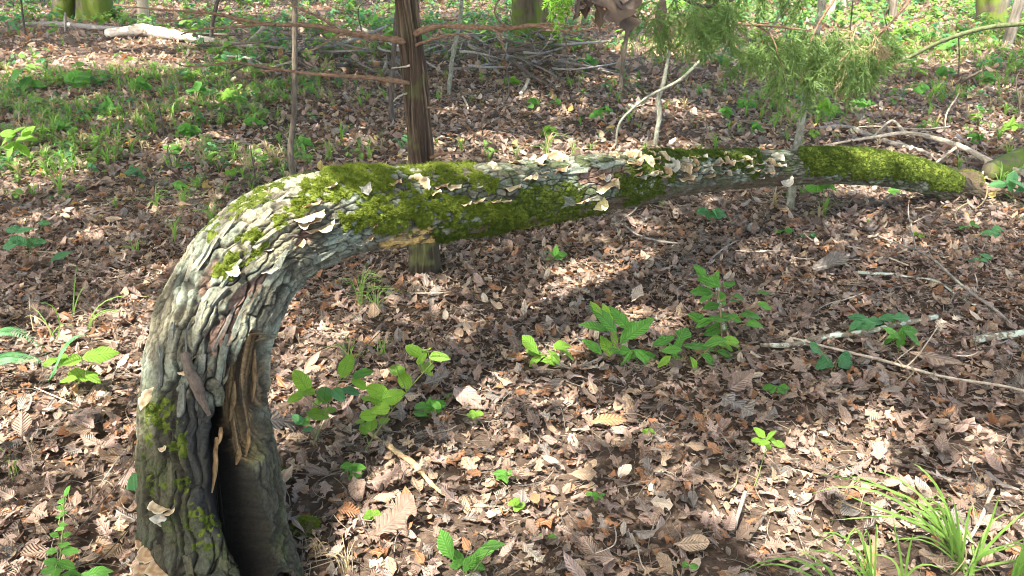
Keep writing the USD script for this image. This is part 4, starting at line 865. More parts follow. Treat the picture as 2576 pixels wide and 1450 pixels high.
# ---------------------------------------------------------------- the cedar in front of the brush
def cedar():
    b = G(1067, 684)
    xs = [(1067, 684), (1066, 640), (1062, 560), (1058, 400), (1050, 300), (1042, 200), (1031, 100), (1020, 0), (1010, -120)]
    pts = [b - [0, 0, .08]] + [PY(x, y, b[1]) for x, y in xs]
    up = pts[-1] - pts[-3]
    pts += [pts[-1] + up * 2.2, pts[-1] + up * 5.5, pts[-1] + up * 9]
    d = proj(b)[2]
    W = np.array([100, 84, 74, 62, 56, 53, 52, 50, 47, 45, 34, 20, 6.0]) * d / FPX / 2
    n, m = 420, 150
    c0 = np.asarray(pts); ch = np.r_[0, np.cumsum(np.linalg.norm(np.diff(c0, axis=0), axis=1))]
    u = np.r_[np.linspace(0, ch[9], 330), np.linspace(ch[9], ch[-1], n - 329)[1:]]
    cc = CubicSpline(ch, c0)(u); rr = PchipInterpolator(ch, W)(u)
    t, a, bb = frames(cc)
    q = np.arange(m) / m * 2 * np.pi
    U, Q = np.meshgrid(u, q, indexing='ij')
    rg_ = np.cos(q)[None, :, None] * a[:, None] + np.sin(q)[None, :, None] * bb[:, None]
    wv = (fbm(np.stack([U * 2.5, np.cos(Q), np.sin(Q)], -1), 3, 5) - .5) * 2.4
    strip = noise(np.stack([U * 3.2, (Q + wv * .5) * 8.5, Q * 0], -1), 8)
    st2 = noise(np.stack([U * 14, (Q + wv * .5) * 22, Q * 0], -1), 18)
    flute = np.cos(3 * Q + wv) * .06 + np.cos(5 * Q - wv * 2) * .04
    R_ = rr[:, None] * (1 + flute * 1.1) + .009 * (strip - .5) + .006 * (st2 - .5) + .008 * (fbm(np.stack([U * 9, Q * 6, Q * 0], -1), 3, 28) - .5)
    v = cc[:, None] + rg_ * R_[..., None]
    col = np.zeros(v.shape) + (0.075, 0.05, 0.034)
    col = mixc(col, (0.21, 0.15, 0.105), sstep(.55, .85, .6 * strip + .4 * st2) * .8)
    col = mixc(col, (0.03, 0.02, 0.014), (1 - sstep(.2, .45, strip)) * .8)
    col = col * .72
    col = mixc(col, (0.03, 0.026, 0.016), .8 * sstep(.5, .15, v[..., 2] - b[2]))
    col = mixc(col, (0.085, 0.095, 0.03), sstep(.5, .62, fbm(v * 9, 3, 4)) * .6 * sstep(1.4, .5, v[..., 2] - b[2]))
    i, j = np.meshgrid(np.arange(n - 1), np.arange(m), indexing='ij')
    A, B = i * m + j, i * m + (j + 1) % m
    f = np.stack([A, B, B + m, A + m], -1).reshape(-1, 4)
    t_ = thing('cedar_tree', 'cedar with stringy reddish bark and bare side branches behind the mossy log', 'tree', b)
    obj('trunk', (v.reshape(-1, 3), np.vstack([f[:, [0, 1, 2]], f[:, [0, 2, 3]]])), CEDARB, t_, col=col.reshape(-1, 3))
    def br(path, w, seed, dy=None, mat=CEDARBR):
        k = len(path); dy = dy or [0.0] * k
        pp = [PY(x, y, b[1] + e) for (x, y), e in zip(path, dy)]
        obj('branch', tube(pp, np.asarray(w) * d / FPX / 2, 10 * k, 7, .35, seed), mat, t_)
    lin = lambda k, e: list(np.linspace(0, e, k))
    br([(1022, 108), (1005, 103), (935, 92), (859, 80), (800, 67), (750, 63), (667, 60), (567, 40), (480, 30), (287, 12)], [17, 15, 13, 11, 9, 8, 7, 5, 4, 2.5], 1, lin(10, -.45))
    br([(690, 61), (620, 66), (560, 70), (500, 76), (455, 88), (400, 43)][:5], [6, 5, 4, 3], 2, [-.3, -.33, -.36, -.4, -.45])
    br([(560, 40), (520, 35), (470, 48), (390, 45)], [4, 3, 2], 3, [-.38, -.4, -.42, -.45])
    br([(1030, 210), (1016, 207), (940, 197), (859, 192), (733, 180), (633, 163), (567, 160), (493, 168), (437, 155)], [13, 11, 9, 8, 7, 5.5, 4.5, 3.5, 2], 4, lin(9, -.5))
    br([(700, 176), (650, 180), (610, 183)], [4, 3, 1.5], 5, [-.3, -.3, -.32])
    br([(570, 160), (550, 155), (530, 148)], [4, 3, 1.5], 6, [-.42, -.43, -.45])
    br([(1040, 84), (1056, 80), (1099, 67), (1159, 68), (1215, 70), (1276, 72), (1342, 65), (1409, 77), (1492, 70)], [17, 15, 11, 11, 10, 9, 8, 5, 3], 7, lin(9, -.35))
    br([(1340, 66), (1380, 60), (1440, 66), (1520, 72)], [6, 4, 3, 2], 8, [-.25, -.27, -.3, -.33])
    br([(1040, 116), (1056, 110), (1109, 93), (1159, 87), (1186, 100)], [8, 6, 5, 4, 2], 9, lin(5, -.2))
    br([(857, 80), (800, 43), (760, 25), (690, -5)], [7, 5, 4, 3], 10, [-.12, -.16, -.2, -.25])
    br([(1065, 270), (1119, 277), (1166, 293)], [6, 4, 2], 11, [0, -.08, -.15])
    br([(1078, 400), (1110, 388), (1140, 385), (1165, 392)], [9, 7, 5, 2], 12, [0, -.08, -.14, -.2])
    br([(1035, 235), (1010, 240), (990, 255)], [6, 4, 2], 13, [0, -.1, -.2], STICKP)
    br([(900, 88), (840, 95), (800, 120), (760, 128)], [5, 4, 3, 2], 14, [-.1, -.2, -.25, -.3])
    br([(1230, 70), (1255, 88), (1262, 105), (1270, 128)], [6, 5, 4, 2], 15, [-.2, -.22, -.22, -.25])
    br([(1276, 70), (1250, 45), (1245, 20), (1262, -5)], [5, 4, 3, 3], 16, [-.22, -.26, -.3, -.3])
    br([(1030, 166), (1005, 170), (985, 172)], [5, 3, 2], 17, [-.05, -.08, -.1], STICKP)
    return t_, pts, b
ced, cpts, cbase = cedar()

# juniper foliage
def spray(o, tip, width, rg, dens=1.0, sag=0.18, bl=0.026):
    """fine scale-leaved branchlets either side of a drooping twig, as slim blades"""
    o, tip = np.asarray(o), np.asarray(tip)
    L = np.linalg.norm(tip - o); ax = (tip - o) / L
    tris, twigs = [], []
    main = spline([o, (o + tip) / 2 + [0, 0, L * sag], tip], 14)
    twigs.append(tube(main, [.0028, .0016, .0008], 12, 4))
    ns = int(20 * dens)
    for k in range(ns):
        u = (k + rg.random()) / ns
        s = main[min(13, int(u * 13))] * (1 - (u * 13 % 1)) + main[min(13, int(u * 13) + 1)] * (u * 13 % 1)
        side = unit(np.cross(ax, rg.normal(0, 1, 3)))
        dr = unit(ax * rg.uniform(.4, 1.0) + side * rg.uniform(.5, 1.1) + [0, 0, -.12])
        l2 = width * rg.uniform(.5, 1.1) * (1 - .5 * u)
        e = s + dr * l2 + [0, 0, -.06 * l2]
        nb = int(18 * dens) + 5
        for _ in range(nb):
            w = rg.random(); q = s + (e - s) * w
            bd = unit(dr * 1.1 + rg.normal(0, .55, 3))
            bq = q + bd * bl * rg.uniform(.5, 1.5)
            sd = unit(np.cross(bd, rg.normal(0, 1, 3))) * .0021
            tris += [q - sd, q + sd, bq]
        sd = unit(np.cross(dr, [0, 0, 1.0])) * .0009
        tris += [s - sd, s + sd, e]
    v = np.array(tris)
    return join([(v, np.arange(len(v)).reshape(-1, 3))] + twigs)
def juniper():
    rg = np.random.default_rng(12)
    tx, ty = 3.5, 2.5; b = np.array([tx, ty, float(ht(tx, ty))])
    t = thing('cedar_tree', 'green juniper cedar whose drooping branches hang into the upper right', 'tree', b)
    obj('trunk', tube([b - [0, 0, .1], b + [.02, 0, 1], b + [0, .05, 2.2], b + [.05, 0, 4.5]], [.10, .08, .07, .02], 40, 14, .25, 3), STEMD, t)
    D1 = 2.75
    limb = [b + [0, 0, 1.9], P(2420, -260, 2.95), P(2150, -130, 2.85), P(1950, -60, D1), P(1800, 15, D1), P(1700, -15, D1 - .1), P(1620, -60, D1 - .15), P(1500, -90, D1 - .3), P(1390, -80, D1 - .35)]
    obj('branch', tube(limb, [.03, .022, .016, .012, .009, .007, .006, .005, .003], 80, 7, .3, 1), STEMD, t)
    def lb(p, w): obj('branch', tube([P(x, y, dd) for x, y, dd in p], np.asarray(w) / 1000, 6 * len(p), 6, .3, 5), CEDARBR, t)
    lb([(1794, 28, D1), (1844, 57, D1), (1904, 63, D1), (1994, 72, D1 - .05), (2040, 78, D1 - .05)], [7, 6, 5, 4, 2.5])
    lb([(1900, 64, D1), (1945, 100, D1), (1958, 140, D1 - .04), (1975, 170, D1 - .05)], [4, 3, 2, 1])
    lb([(2150, -130, 2.85), (2110, -20, 2.85), (2060, 60, 2.85), (2035, 120, 2.85), (2030, 190, 2.85)], [9, 7, 5, 4, 2])
    lb([(2420, -260, 2.95), (2330, -60, 3.0), (2240, 60, 3.0), (2180, 120, 3.0)], [10, 8, 5, 3])
    lb([(2180, 120, 3.0), (2140, 180, 2.95), (2125, 260, 2.9)], [4, 3, 1])
    lb([(1664, -40, D1 - .1), (1666, 20, D1 - .1), (1663, 75, D1 - .1)], [4, 3, 1])
    S = []
    for _ in range(24): x = rg.uniform(1640, 1850); S.append((x, rg.uniform(-50, 45), x + rg.normal(0, 30), rg.uniform(70, 150), D1 + rg.normal(0, .12)))
    for _ in range(12): x = rg.uniform(1800, 2010); S.append((x, rg.uniform(-60, 10), x + rg.normal(10, 30), rg.uniform(20, 70), D1 + .2 + rg.normal(0, .12)))
    for _ in range(44): x = rg.uniform(1900, 2230); S.append((x, rg.uniform(60, 135), x + rg.normal(0, 40), rg.uniform(130, 225), D1 + .1 + rg.normal(0, .12)))
    for _ in range(16): x = rg.uniform(2130, 2260); S.append((x, rg.uniform(80, 150), x + rg.normal(20, 30), rg.uniform(140, 215), 3.0 + rg.normal(0, .1)))
    for x in (2032, 2026, 2130, 2122, 1960): S.append((x, 180, x + rg.normal(0, 8), 265 + rg.uniform(-25, 25), 2.85))
    for k, (x0, y0, x1, y1, dd) in enumerate(S):
        o, e = P(x0, y0, dd), P(x1, y1, dd + rg.normal(0, .04))
        L = np.linalg.norm(e - o)
        obj('foliage_spray', spray(o, e, min(.11, L * .75), rg, .8 if L > .1 else .55), JUNIPER if k % 9 else STRAW, t, smooth=False)
    # pale sprig and dead leaves on the same limb
    s = thing('green_sprig', 'light green needle sprig hanging beside the dead leaves at the top', 'sprig', P(1420, -70, 2.4))
    for x1, y1 in ((1385, 40), (1398, 70), (1412, 55), (1425, 35), (1375, 15)):
        obj('needles', spray(P(1432, -70, 2.4), P(x1, y1, 2.4), .03, rg, .8, .05, .018), LIME, s, smooth=False)
    dl = thing('hanging_dead_leaves', 'curled dark brown dead leaves hanging on a twig at the top edge', 'dead leaves', P(1540, -90, 2.35))
    obj('twig', tube([P(1500, -90, D1 - .3), P(1520, -50, 2.38), P(1535, -30, 2.36)], [.003, .002], 8, 5), STEMD, dl)
    for (x0, y0, x1, y1, sz, W_, ci, rl) in [(1520, -90, 1556, 100, 1, .75, 4, 2.2), (1570, -80, 1578, 96, 1, .6, 4, 2.6), (1545, -60, 1590, 62, 1, .6, 4, 3.0), (1500, -60, 1512, 66, .95, .6, 4, 4.5), (1470, -30, 1442, 50, 1, .8, 4, 5.0), (1490, -30, 1476, 40, 1, .8, 4, 4), (1465, -40, 1462, 34, .9, .8, 4, 4), (1530, -60, 1530, 40, 1, .5, 4, 4.5)]:
        o, e = P(x0, y0, 2.35 + rg.normal(0, .03)), P(x1, y1, 2.35)
        v, f = leaf('oak' if W_ > .55 else 'oval', np.linalg.norm(e - o) * sz * 1.1, rg, roll=rl * 1.5, bend=rg.normal(.2, .5), twist=rg.normal(0, 1.2), wrinkle=.16, W=W_ * 1.15, n=21, m=7)
        obj('leaf', (pose(v, (o + e) / 2, e - o, unit(EYE - o) + rg.normal(0, .35, 3)), f), DEAD[ci], dl)
    d2 = thing('hanging_dead_leaves', 'narrow dark dead leaf dangling among the juniper foliage', 'dead leaves', P(1665, 0, D1 - .1))
    o, e = P(1668, -15, D1 - .12), P(1660, 80, D1 - .12)
    v, f = leaf('long', np.linalg.norm(e - o), rg, roll=5, bend=.3, twist=.8)
    obj('leaf', (pose(v, (o + e) / 2, e - o, EYE - o), f), DEAD[4], d2)
juniper()

# ---------------------------------------------------------------- saplings and stems
def stem(name, label, cat, path, w, mat, top=2.6, dy=0.0, leaves=0, seed=0, group=None, gmat=None, below=True):
    rg = np.random.default_rng(seed + 500)
    b = G(*path[0]); d = proj(b)[2]
    pp = [b - [0, 0, .05]] + [PY(x, y, b[1] + dy * k / len(path)) for k, (x, y) in enumerate(path) if k]
    w = list(np.asarray(w, float) * d / FPX / 2)
    if top and pp[-1][2] < top:
        e = unit(pp[-1] - pp[-2]); e = unit(e + [0, 0, .5])
        pp.append(pp[-1] + e * (top - pp[-1][2])); w.append(w[-1] * .35)
    t = thing(name, label, cat, b, group)
    obj('stem', tube(pp, w, 8 * len(pp), 9, .25, seed), mat, t)
    if top:
        tipz = pp[-1]
        L = []
        for _ in range(26):
            a = rg.uniform(0, 6.28); q = tipz + [math.cos(a) * rg.uniform(.05, .5), math.sin(a) * rg.uniform(.05, .5), rg.uniform(-.3, .5)]
            v, f = leaf('oval', .09, rg, bend=.5, n=5, m=3)
            L.append((pose(v, q, [math.cos(a), math.sin(a), -.2], [rg.normal(0, .3), rg.normal(0, .3), 1]), f))
        for q, _ in L[:10]: L.append(tube([tipz - unit(pp[-1] - pp[-2]) * .3, q[0]], [.003, .002], 4, 4))
        obj('crown', join(L), GREEN, t)
    return t
stem('sapling', 'bare straight sapling rising behind the arch of the bent tree', 'sapling', [(733, 492), (735, 420), (731, 372), (739, 300), (741, 180), (742, 80), (741, 0)], [17, 16, 14, 13, 13, 12, 12], STEMB, seed=1)
stem('sapling', 'dark thin sapling close behind the cedar trunk', 'sapling', [(984, 308), (984, 280), (986, 210), (992, 110), (998, 30), (1000, -10)], [16, 14, 12, 11, 10, 10], STEMD, seed=2)
stem('sapling', 'grey crooked sapling right of the cedar, in front of the brush', 'sapling', [(1129, 238), (1132, 200), (1139, 140), (1148, 95), (1156, 57), (1161, 0)], [11, 10, 11, 10, 10, 10], STEML, seed=3)
stem('sapling', 'sapling standing below the hanging dead leaves', 'sapling', [(1562, 225), (1564, 190), (1570, 130), (1576, 90), (1582, 20)], [14, 12, 10, 9, 8], STEMB, seed=4)
stem('sapling', 'short knobbly grey sapling behind the log with a fork on top', 'sapling', [(1650, 368), (1655, 320), (1659, 285), (1656, 250), (1664, 225), (1680, 150), (1690, 90)], [13, 11, 14, 11, 6, 4, 3], STEML, seed=5)
stem('sapling', 'green stem bowing up from the log towards the juniper', 'sapling', [(1549, 378), (1552, 335), (1562, 305), (1590, 275), (1642, 237), (1717, 197), (1764, 153), (1844, 127), (1907, 103), (1977, 13)], [5, 6, 6, 7, 8, 8, 7, 6, 6, 5], STEML, seed=6, dy=-.2)
stem('sapling', 'lichen speckled sapling passing behind the outer log', 'sapling', [(1990, 528), (1993, 480), (2000, 420), (2004, 373), (2014, 320), (2024, 250), (2037, 187), (2050, 120), (2062, 40), (2066, 0)], [21, 19, 18, 17, 16, 14, 13, 11, 10, 9], STEML, seed=7)
stem('sapling', 'thin sapling trunk behind the white fallen log', 'sapling', [(530, 108), (532, 80), (536, 50), (548, 0)], [11, 10, 9, 8], STEMD, seed=8)
stem('sapling', 'hair thin stem at the far left above the leafy patch', 'sapling', [(63, 90), (60, 60), (56, 30), (52, -5)], [6, 5, 4, 4], STEMD, seed=9)
stem('sapling', 'thin upright stem right of the lichened sapling', 'sapling', [(2126, 292), (2127, 250), (2129, 215), (2133, 150)], [5, 5, 4, 3], STEMB, seed=10)
stem('sapling', 'thin leaning stem behind the bowed vine at the top right', 'sapling', [(2412, 195), (2413, 150), (2412, 110), (2410, 80)], [4, 4, 3, 3], STEMB, seed=11, top=0)
stem('sapling', 'slender pale stem far off behind the juniper', 'sapling', [(2126, 34), (2126, 20), (2125, 0)], [7, 6, 6], STICKP, seed=12)
stem('sapling', 'short grey stub stick beside the mossy trunk at left', 'stick', [(163, 76), (164, 55), (164, 32)], [7, 6, 5], STICKG, seed=13, top=0)
for q, (x, y, h_, lab) in enumerate([(1275, 245, 130, 'thin twig rising through the brush pile left'), (1425, 205, 170, 'thin twig rising through the brush pile right'), (905, 110, 100, 'thin twig left of the cedar trunk'), (425, 430, 70, 'bare twig in the leafy patch'), (635, 470, 130, 'dry stalk behind the bend of the bent tree'), (2560, 300, 120, 'thin stem at the right edge'),
                                 (2230, 110, 90, 'thin shoot in the bright clearing at top right'), (1980, 160, 120, 'thin shoot under the juniper'), (405, 345, 95, 'reddish twig with leaves in the green patch')]):
    stem('twig_shoot', lab, 'twig', [(x, y), (x + 3, y - h_ * .4), (x - 4, y - h_ * .75), (x + 6, y - h_)], [4, 3.5, 3, 2], STEMB if q % 2 else STEMD, seed=40 + q, top=0)
# bowed vine stem at the right
def vine():
    pth = [(2000, 167), (2050, 180), (2100, 187), (2167, 182), (2227, 170), (2284, 147), (2350, 113), (2417, 87), (2500, 67), (2576, 60), (2700, 55)]
    dd = np.linspace(4.9, 3.7, len(pth))
    pp = [P(x, y, e) for (x, y), e in zip(pth, dd)]
    w = np.interp(np.arange(len(pth)), [0, 3, 5, 9, 10], [4, 7, 10, 12, 13]) * dd / FPX / 2
    ex = pp[-1] + [.5, -.1, -.25]; g = np.array([ex[0] + .7, ex[1] - .1, 0]); g[2] = float(ht(g[0], g[1])) - .05
    obj('bowed_sapling', tube(pp + [ex, g], list(w) + [.014, .018], 100, 8, .15, 2), STEMG, label='long green sapling stem bowed over in an arc at the upper right', cat='sapling')
vine()

# ---------------------------------------------------------------- fallen wood
def stick(name, label, path, w, mat, lift=None, sub=(), seed=0, cat='stick', group=None, rough=.3):
    """a stick lying on the litter; path in picture points taken down to the ground, lift in metres above it"""
    k = len(path); lift = [0.02] * k if lift is None else (list(np.full(k, lift)) if np.isscalar(lift) else lift)
    pp = [G(x, y, l) for (x, y), l in zip(path, lift)]
    r = [a * proj(p)[2] / FPX / 2 for a, p in zip(np.interp(np.linspace(0, 1, k), np.linspace(0, 1, len(w)), w), pp)]
    if not sub:
        return obj(name, tube(pp, r, 9 * k, 7, rough, seed), mat, label=label, cat=cat, group=group)
    t = thing(name, label, cat, pp[k // 2], group)
    obj('main_branch', tube(pp, r, 9 * k, 7, rough, seed), mat, t)
    for q, (sp, sw, sl) in enumerate(sub):
        p2 = [G(x, y, l) for (x, y), l in zip(sp, np.linspace(sl[0], sl[1], len(sp)))]
        r2 = [a * proj(p)[2] / FPX / 2 for a, p in zip(np.interp(np.linspace(0, 1, len(sp)), [0, 1], sw), p2)]
        obj('side_twig', tube(p2, r2, 7 * len(sp), 6, rough, seed + q), mat, t)
stick('fallen_log', 'sun bleached white log lying in the far left clearing', [(270, 84), (300, 82), (367, 78), (420, 84), (467, 92), (505, 98), (540, 102)], [20, 27, 28, 26, 20, 15, 11], WOODP, .09, seed=1, cat='log', rough=.35)
stick('fallen_log', 'grey thin log lying behind the white log', [(60, 62), (150, 62), (230, 68), (310, 72)], [11, 13, 12, 8], STICKG, .08, seed=2, cat='log')
stick('fallen_branch', 'grey fallen branch running right from the white log', [(530, 103), (600, 112), (650, 117), (735, 122)], [9, 10, 9, 7], STICKG, .06, [([(630, 115), (650, 125), (662, 137)], (7, 4), (.06, .02))], 3)
stick('fallen_branch', 'dark grey broken limb propped up in the brush', [(625, 112), (645, 90), (667, 66)], [17, 15, 13], STICKG, [.03, .14, .3], seed=4)
stick('fallen_branch', 'longest dark branch lying across the brush pile', [(1160, 150), (1200, 140), (1259, 132), (1309, 126), (1386, 137), (1449, 134)], [7, 10, 11, 10, 8, 5], STICKD, [.04, .1, .14, .15, .1, .05], [([(1259, 132), (1300, 118), (1345, 108), (1400, 100)], (6, 3), (.14, .3)), ([(1390, 137), (1370, 145), (1345, 155)], (6, 3), (.1, .03))], 5)
stick('fallen_branch', 'straight dead branch slanting down right of the brush pile', [(1285, 150), (1320, 178), (1352, 200), (1426, 234)], [7, 9, 8, 5], STICKD, [.1, .07, .05, .03], seed=6)
stick('fallen_branch', 'short pale split stick below the brush pile', [(1310, 236), (1322, 218), (1330, 200)], [9, 9, 6], STICKP, [.02, .06, .1], seed=7)
stick('fallen_branch', 'curved pale twig bent over the litter right of the cedar', [(1163, 243), (1172, 258), (1178, 276)], [5, 6, 5], STICKP, .03, seed=8)
rgb = np.random.default_rng(31)
BR = []
for q in range(64):
    x, y = rgb.uniform(560, 1500), rgb.uniform(88, 175)
    a = rgb.normal(0, .75); L = rgb.uniform(50, 210)
    dx, dy = L * math.cos(a) / 2, L * math.sin(a) / 2 * .45
    mid = (rgb.normal(0, 10), rgb.normal(0, 7))
    BR.append((x, y, L))
    how = 'left of the cedar' if x < 1000 else 'right of the cedar'
    lab = f'{"long" if L > 130 else "short"} {["dark", "brownish", "grey"][q % 3]} dead branch in the brush pile {how}'
    stick('brush_branch', lab, [(x - dx, y - dy), (x - dx * .3 + mid[0], y - dy * .3 + mid[1]), (x + dx * .4, y + dy * .4 + mid[1] * .5), (x + dx, y + dy)], [rgb.uniform(4, 11), rgb.uniform(3, 8), rgb.uniform(2, 4)], [STICKD, BRUSHG, STICKG][q % 3], list(rgb.uniform(.02, .22, 4)), seed=60 + q, cat='branch', group=lab.replace('branch', 'branches'),
          sub=[([(x, y), (x + rgb.normal(0, 25), y - rgb.uniform(5, 25)), (x + rgb.normal(0, 45), y - rgb.uniform(15, 40))], (3.5, 1.8), (.1, .3))] if q % 2 else ())
stick('fallen_branch', 'long pale forked branch arching over the litter behind the log end', [(2077, 366), (2167, 350), (2230, 340), (2284, 335), (2367, 352), (2434, 376), (2484, 403), (2580, 436)], [5, 7, 9, 10, 12, 13, 15, 17], STICKP, [.02, .05, .07, .09, .1, .1, .09, .06],
      [([(2284, 335), (2262, 318), (2244, 305), (2215, 325), (2192, 352)], (9, 4), (.09, .04)), ([(2414, 366), (2380, 390), (2344, 420)], (8, 5), (.1, .02)), ([(2480, 404), (2474, 430), (2462, 470)], (6, 4), (.09, .02)), ([(2130, 330), (2200, 318), (2260, 322), (2310, 325), (2390, 318)], (3, 3), (.03, .05))], 9)
stick('fallen_log', 'grey weathered stick half buried behind the mossy log end', [(2060, 322), (2100, 320), (2134, 322), (2217, 352), (2280, 370), (2338, 388)], [9, 12, 13, 13, 12, 8], STICKG, .03, [([(2140, 325), (2145, 335), (2143, 352)], (6, 4), (.04, .01))], 10, cat='log')
stick('fallen_branch', 'curly thin pale twig at the right between branch and vine', [(2378, 318), (2382, 285), (2400, 255), (2412, 235)], [3, 4, 4, 3], STICKP, [.02, .1, .15, .2], seed=11)
stick('fallen_branch', 'dark root like snag with legs at the right', [(2400, 215), (2425, 203), (2470, 178)], [7, 10, 7], STICKD, [.03, .12, .25], [([(2432, 200), (2437, 222)], (8, 5), (.12, .01)), ([(2445, 195), (2458, 218)], (9, 4), (.14, .01)), ([(2415, 207), (2395, 228)], (6, 3), (.1, .01))], 12)
stick('fallen_branch', 'thick lichen covered branch lying under the right hand seedlings', [(1915, 868), (1960, 869), (2004, 866), (2067, 850), (2164, 836), (2250, 820), (2356, 797)], [11, 14, 15, 15, 14, 13, 12], STICKL, .025, [([(2070, 850), (2040, 868), (2010, 862)], (8, 6), (.03, .03))], 13)
stick('fallen_branch', 'pale lichened branch end at the right edge', [(2455, 855), (2500, 848), (2590, 835)], [17, 19, 20], STICKL, .03, seed=14)
stick('fallen_branch', 'long slanting twig crossing the shaded litter at right', [(2164, 560), (2250, 610), (2334, 643), (2370, 672), (2417, 716), (2470, 755), (2517, 790), (2549, 822)], [3, 4.5, 5, 6, 6, 7, 7, 5], STICKG, [.03, .06, .08, .08, .07, .06, .05, .02],
      [([(2300, 628), (2298, 596), (2286, 545), (2287, 505)], (4, 2.5), (.07, .3)), ([(2298, 560), (2364, 523), (2416, 508)], (3, 2), (.16, .3)), ([(2350, 655), (2340, 640), (2330, 622)], (3, 2), (.08, .14)), ([(2450, 740), (2458, 715), (2452, 690)], (3, 2), (.06, .1)), ([(2420, 718), (2400, 740), (2390, 770)], (3, 2), (.06, .02))], 15)
stick('fallen_branch', 'straight pale twig running to the lower right edge', [(1990, 850), (2040, 862), (2100, 878), (2217, 906), (2277, 923), (2384, 950), (2484, 965), (2590, 988)], [5, 6, 7, 8, 8, 8, 7, 7], STICKP, .035, [([(2280, 923), (2312, 890), (2334, 860), (2364, 816)], (4, 2.5), (.04, .2)), ([(2248, 915), (2275, 890), (2300, 872)], (3, 2), (.04, .09))], 16)
stick('fallen_branch', 'short lichened stick with pale twig tail in the shade', [(2158, 685), (2200, 688), (2252, 690)], [8, 9, 6], STICKL, .025, [([(2252, 690), (2300, 698), (2350, 706), (2400, 738), (2455, 768)], (5, 4), (.03, .03))], 17)
stick('fallen_branch', 'slim twig above the lichened stick', [(2130, 620), (2190, 632), (2240, 650), (2285, 668)], [4, 5, 5, 3], STICKP, .03, seed=18)
stick('fallen_branch', 'curved twig lying in the shade under the log', [(1559, 560), (1585, 578), (1609, 593), (1660, 607), (1717, 612)], [4, 5, 6, 6, 4], STICKG, .03, seed=19)
stick('fallen_branch', 'horizontal pale twig in the litter right of the tall seedling', [(1850, 631), (1900, 633), (1960, 629)], [3, 4, 3], STICKP, .025, seed=20)
stick('rotten_wood', 'crumbling strip of pale rotten wood in the sunny clearing', [(925, 1085), (980, 1125), (1030, 1160), (1062, 1190), (1090, 1222), (1122, 1246)], [9, 13, 15, 15, 11, 5], ROT, .03, seed=21, cat='wood', rough=.8)
stick('fallen_branch', 'stubby grey stick standing in the lower right sunny patch', [(1848, 1330), (1860, 1285), (1876, 1235)], [9, 11, 11], STICKG, [.02, .04, .08], seed=22)
stick('fallen_branch', 'dark short stick left of the arching grass', [(1880, 1360), (1900, 1330), (1922, 1300)], [10, 12, 7], STICKD, .03, seed=23)
stick('fallen_branch', 'brown stick running behind the arching grass', [(2240, 1165), (2300, 1178), (2370, 1200)], [8, 9, 6], STICKD, .03, seed=24)
stick('fallen_branch', 'pale stalk slanting down at the bottom right', [(2500, 1230), (2480, 1275), (2455, 1330), (2425, 1370)], [9, 8, 8, 6], STICKP, .03, seed=25)
stick('fallen_branch', 'long thin twig running down left of the hollow trunk', [(100, 1450), (200, 1330), (260, 1260), (330, 1170), (355, 1120)], [3, 4, 4, 3, 2], STICKD, .04, seed=26)
stick('fallen_branch', 'second thin twig below it left of the trunk foot', [(240, 1420), (290, 1370), (350, 1300)], [4, 3.5, 3], STICKD, .04, seed=27)
stick('fallen_branch', 'thin twig lying across the sunny litter at left', [(250, 1225), (290, 1165), (320, 1130)], [3, 4, 2.5], STICKG, .04, seed=28)
stick('fallen_branch', 'short twig right of the dark curled leaf in the clearing', [(1465, 920), (1500, 905), (1535, 888)], [4, 5, 3], STICKG, .035, seed=29)
rt = np.random.default_rng(91)
for q in range(46):
    x, y = rt.uniform(0, 2576), rt.uniform(480, 1440)
    if 340 < x < 760 and y > 600 or (700 < x < 1500 and y < 640): continue
    a = rt.uniform(0, 3.14); L = rt.uniform(50, 150); c_ = rt.normal(0, 14)
    zn = 'left of the bent tree' if x < 420 else 'in the shade at right' if x > 1700 and y < 1050 else 'in the middle clearing' if y < 1150 else 'near the bottom edge'
    tn = ['pale', 'grey', 'dark', 'straw coloured'][q % 4]
    lab = f'{tn} bare twig lying on the leaf litter {zn}'
    stick('twig', lab, [(x - L / 2 * math.cos(a), y - L / 3 * math.sin(a)), (x + c_, y + c_ * .5), (x + L / 2 * math.cos(a), y + L / 3 * math.sin(a))], [2.5, 3.5, 2], [STICKP, STICKG, STICKD, STRAW][q % 4], list(rt.uniform(.02, .06, 3)), seed=q, cat='twig', group=lab.replace('twig', 'twigs'))

# stones, moss tufts and a bark chunk near the trunk foot
def lump(name, label, cat, px, py, w, h, mat, seed, moss=None):
    p = G(px, py); d = proj(p)[2]; r = w * d / FPX / 2
    s = trimesh.creation.icosphere(3, 1.0)
    v = np.array(s.vertices) * (0.7 + .6 * fbm(np.array(s.vertices) * 1.4 + seed, 3, seed))[:, None] * [r, r * .9, h * d / FPX / 2]
    if moss:
        t = thing(name, label, cat, p)
        obj('stone' if cat == 'stone' else 'clod', (v + p + [0, 0, r * .3], s.faces), mat, t)
        rg = np.random.default_rng(seed); i = rg.integers(0, len(v), 2600); n = unit(v[i]); i = i[n[:, 2] > .1]; n = unit(v[i]); o = v[i] + p + [0, 0, r * .3] + rg.normal(0, .002, (len(i), 3))
        dr = unit(n + rg.normal(0, .5, n.shape)); sd = unit(np.cross(dr, rg.normal(0, 1, n.shape))) * .0012
        b = np.stack([o - sd, o + sd, o + dr * .012], 1).reshape(-1, 3)
        obj('moss', (b, np.arange(len(b)).reshape(-1, 3)), moss, t, smooth=False)
    else: obj(name, (v + p + [0, 0, r * .3], s.faces), mat, label=label, cat=cat)
lump('stone', 'pale grey stone touching the right side of the trunk foot', 'stone', 678, 1222, 44, 44, STONE, 3)
lump('mossy_clod', 'green moss tuft beside the pale stone at the trunk foot', 'moss', 714, 1205, 36, 26, SOIL, 4, MOSSD)
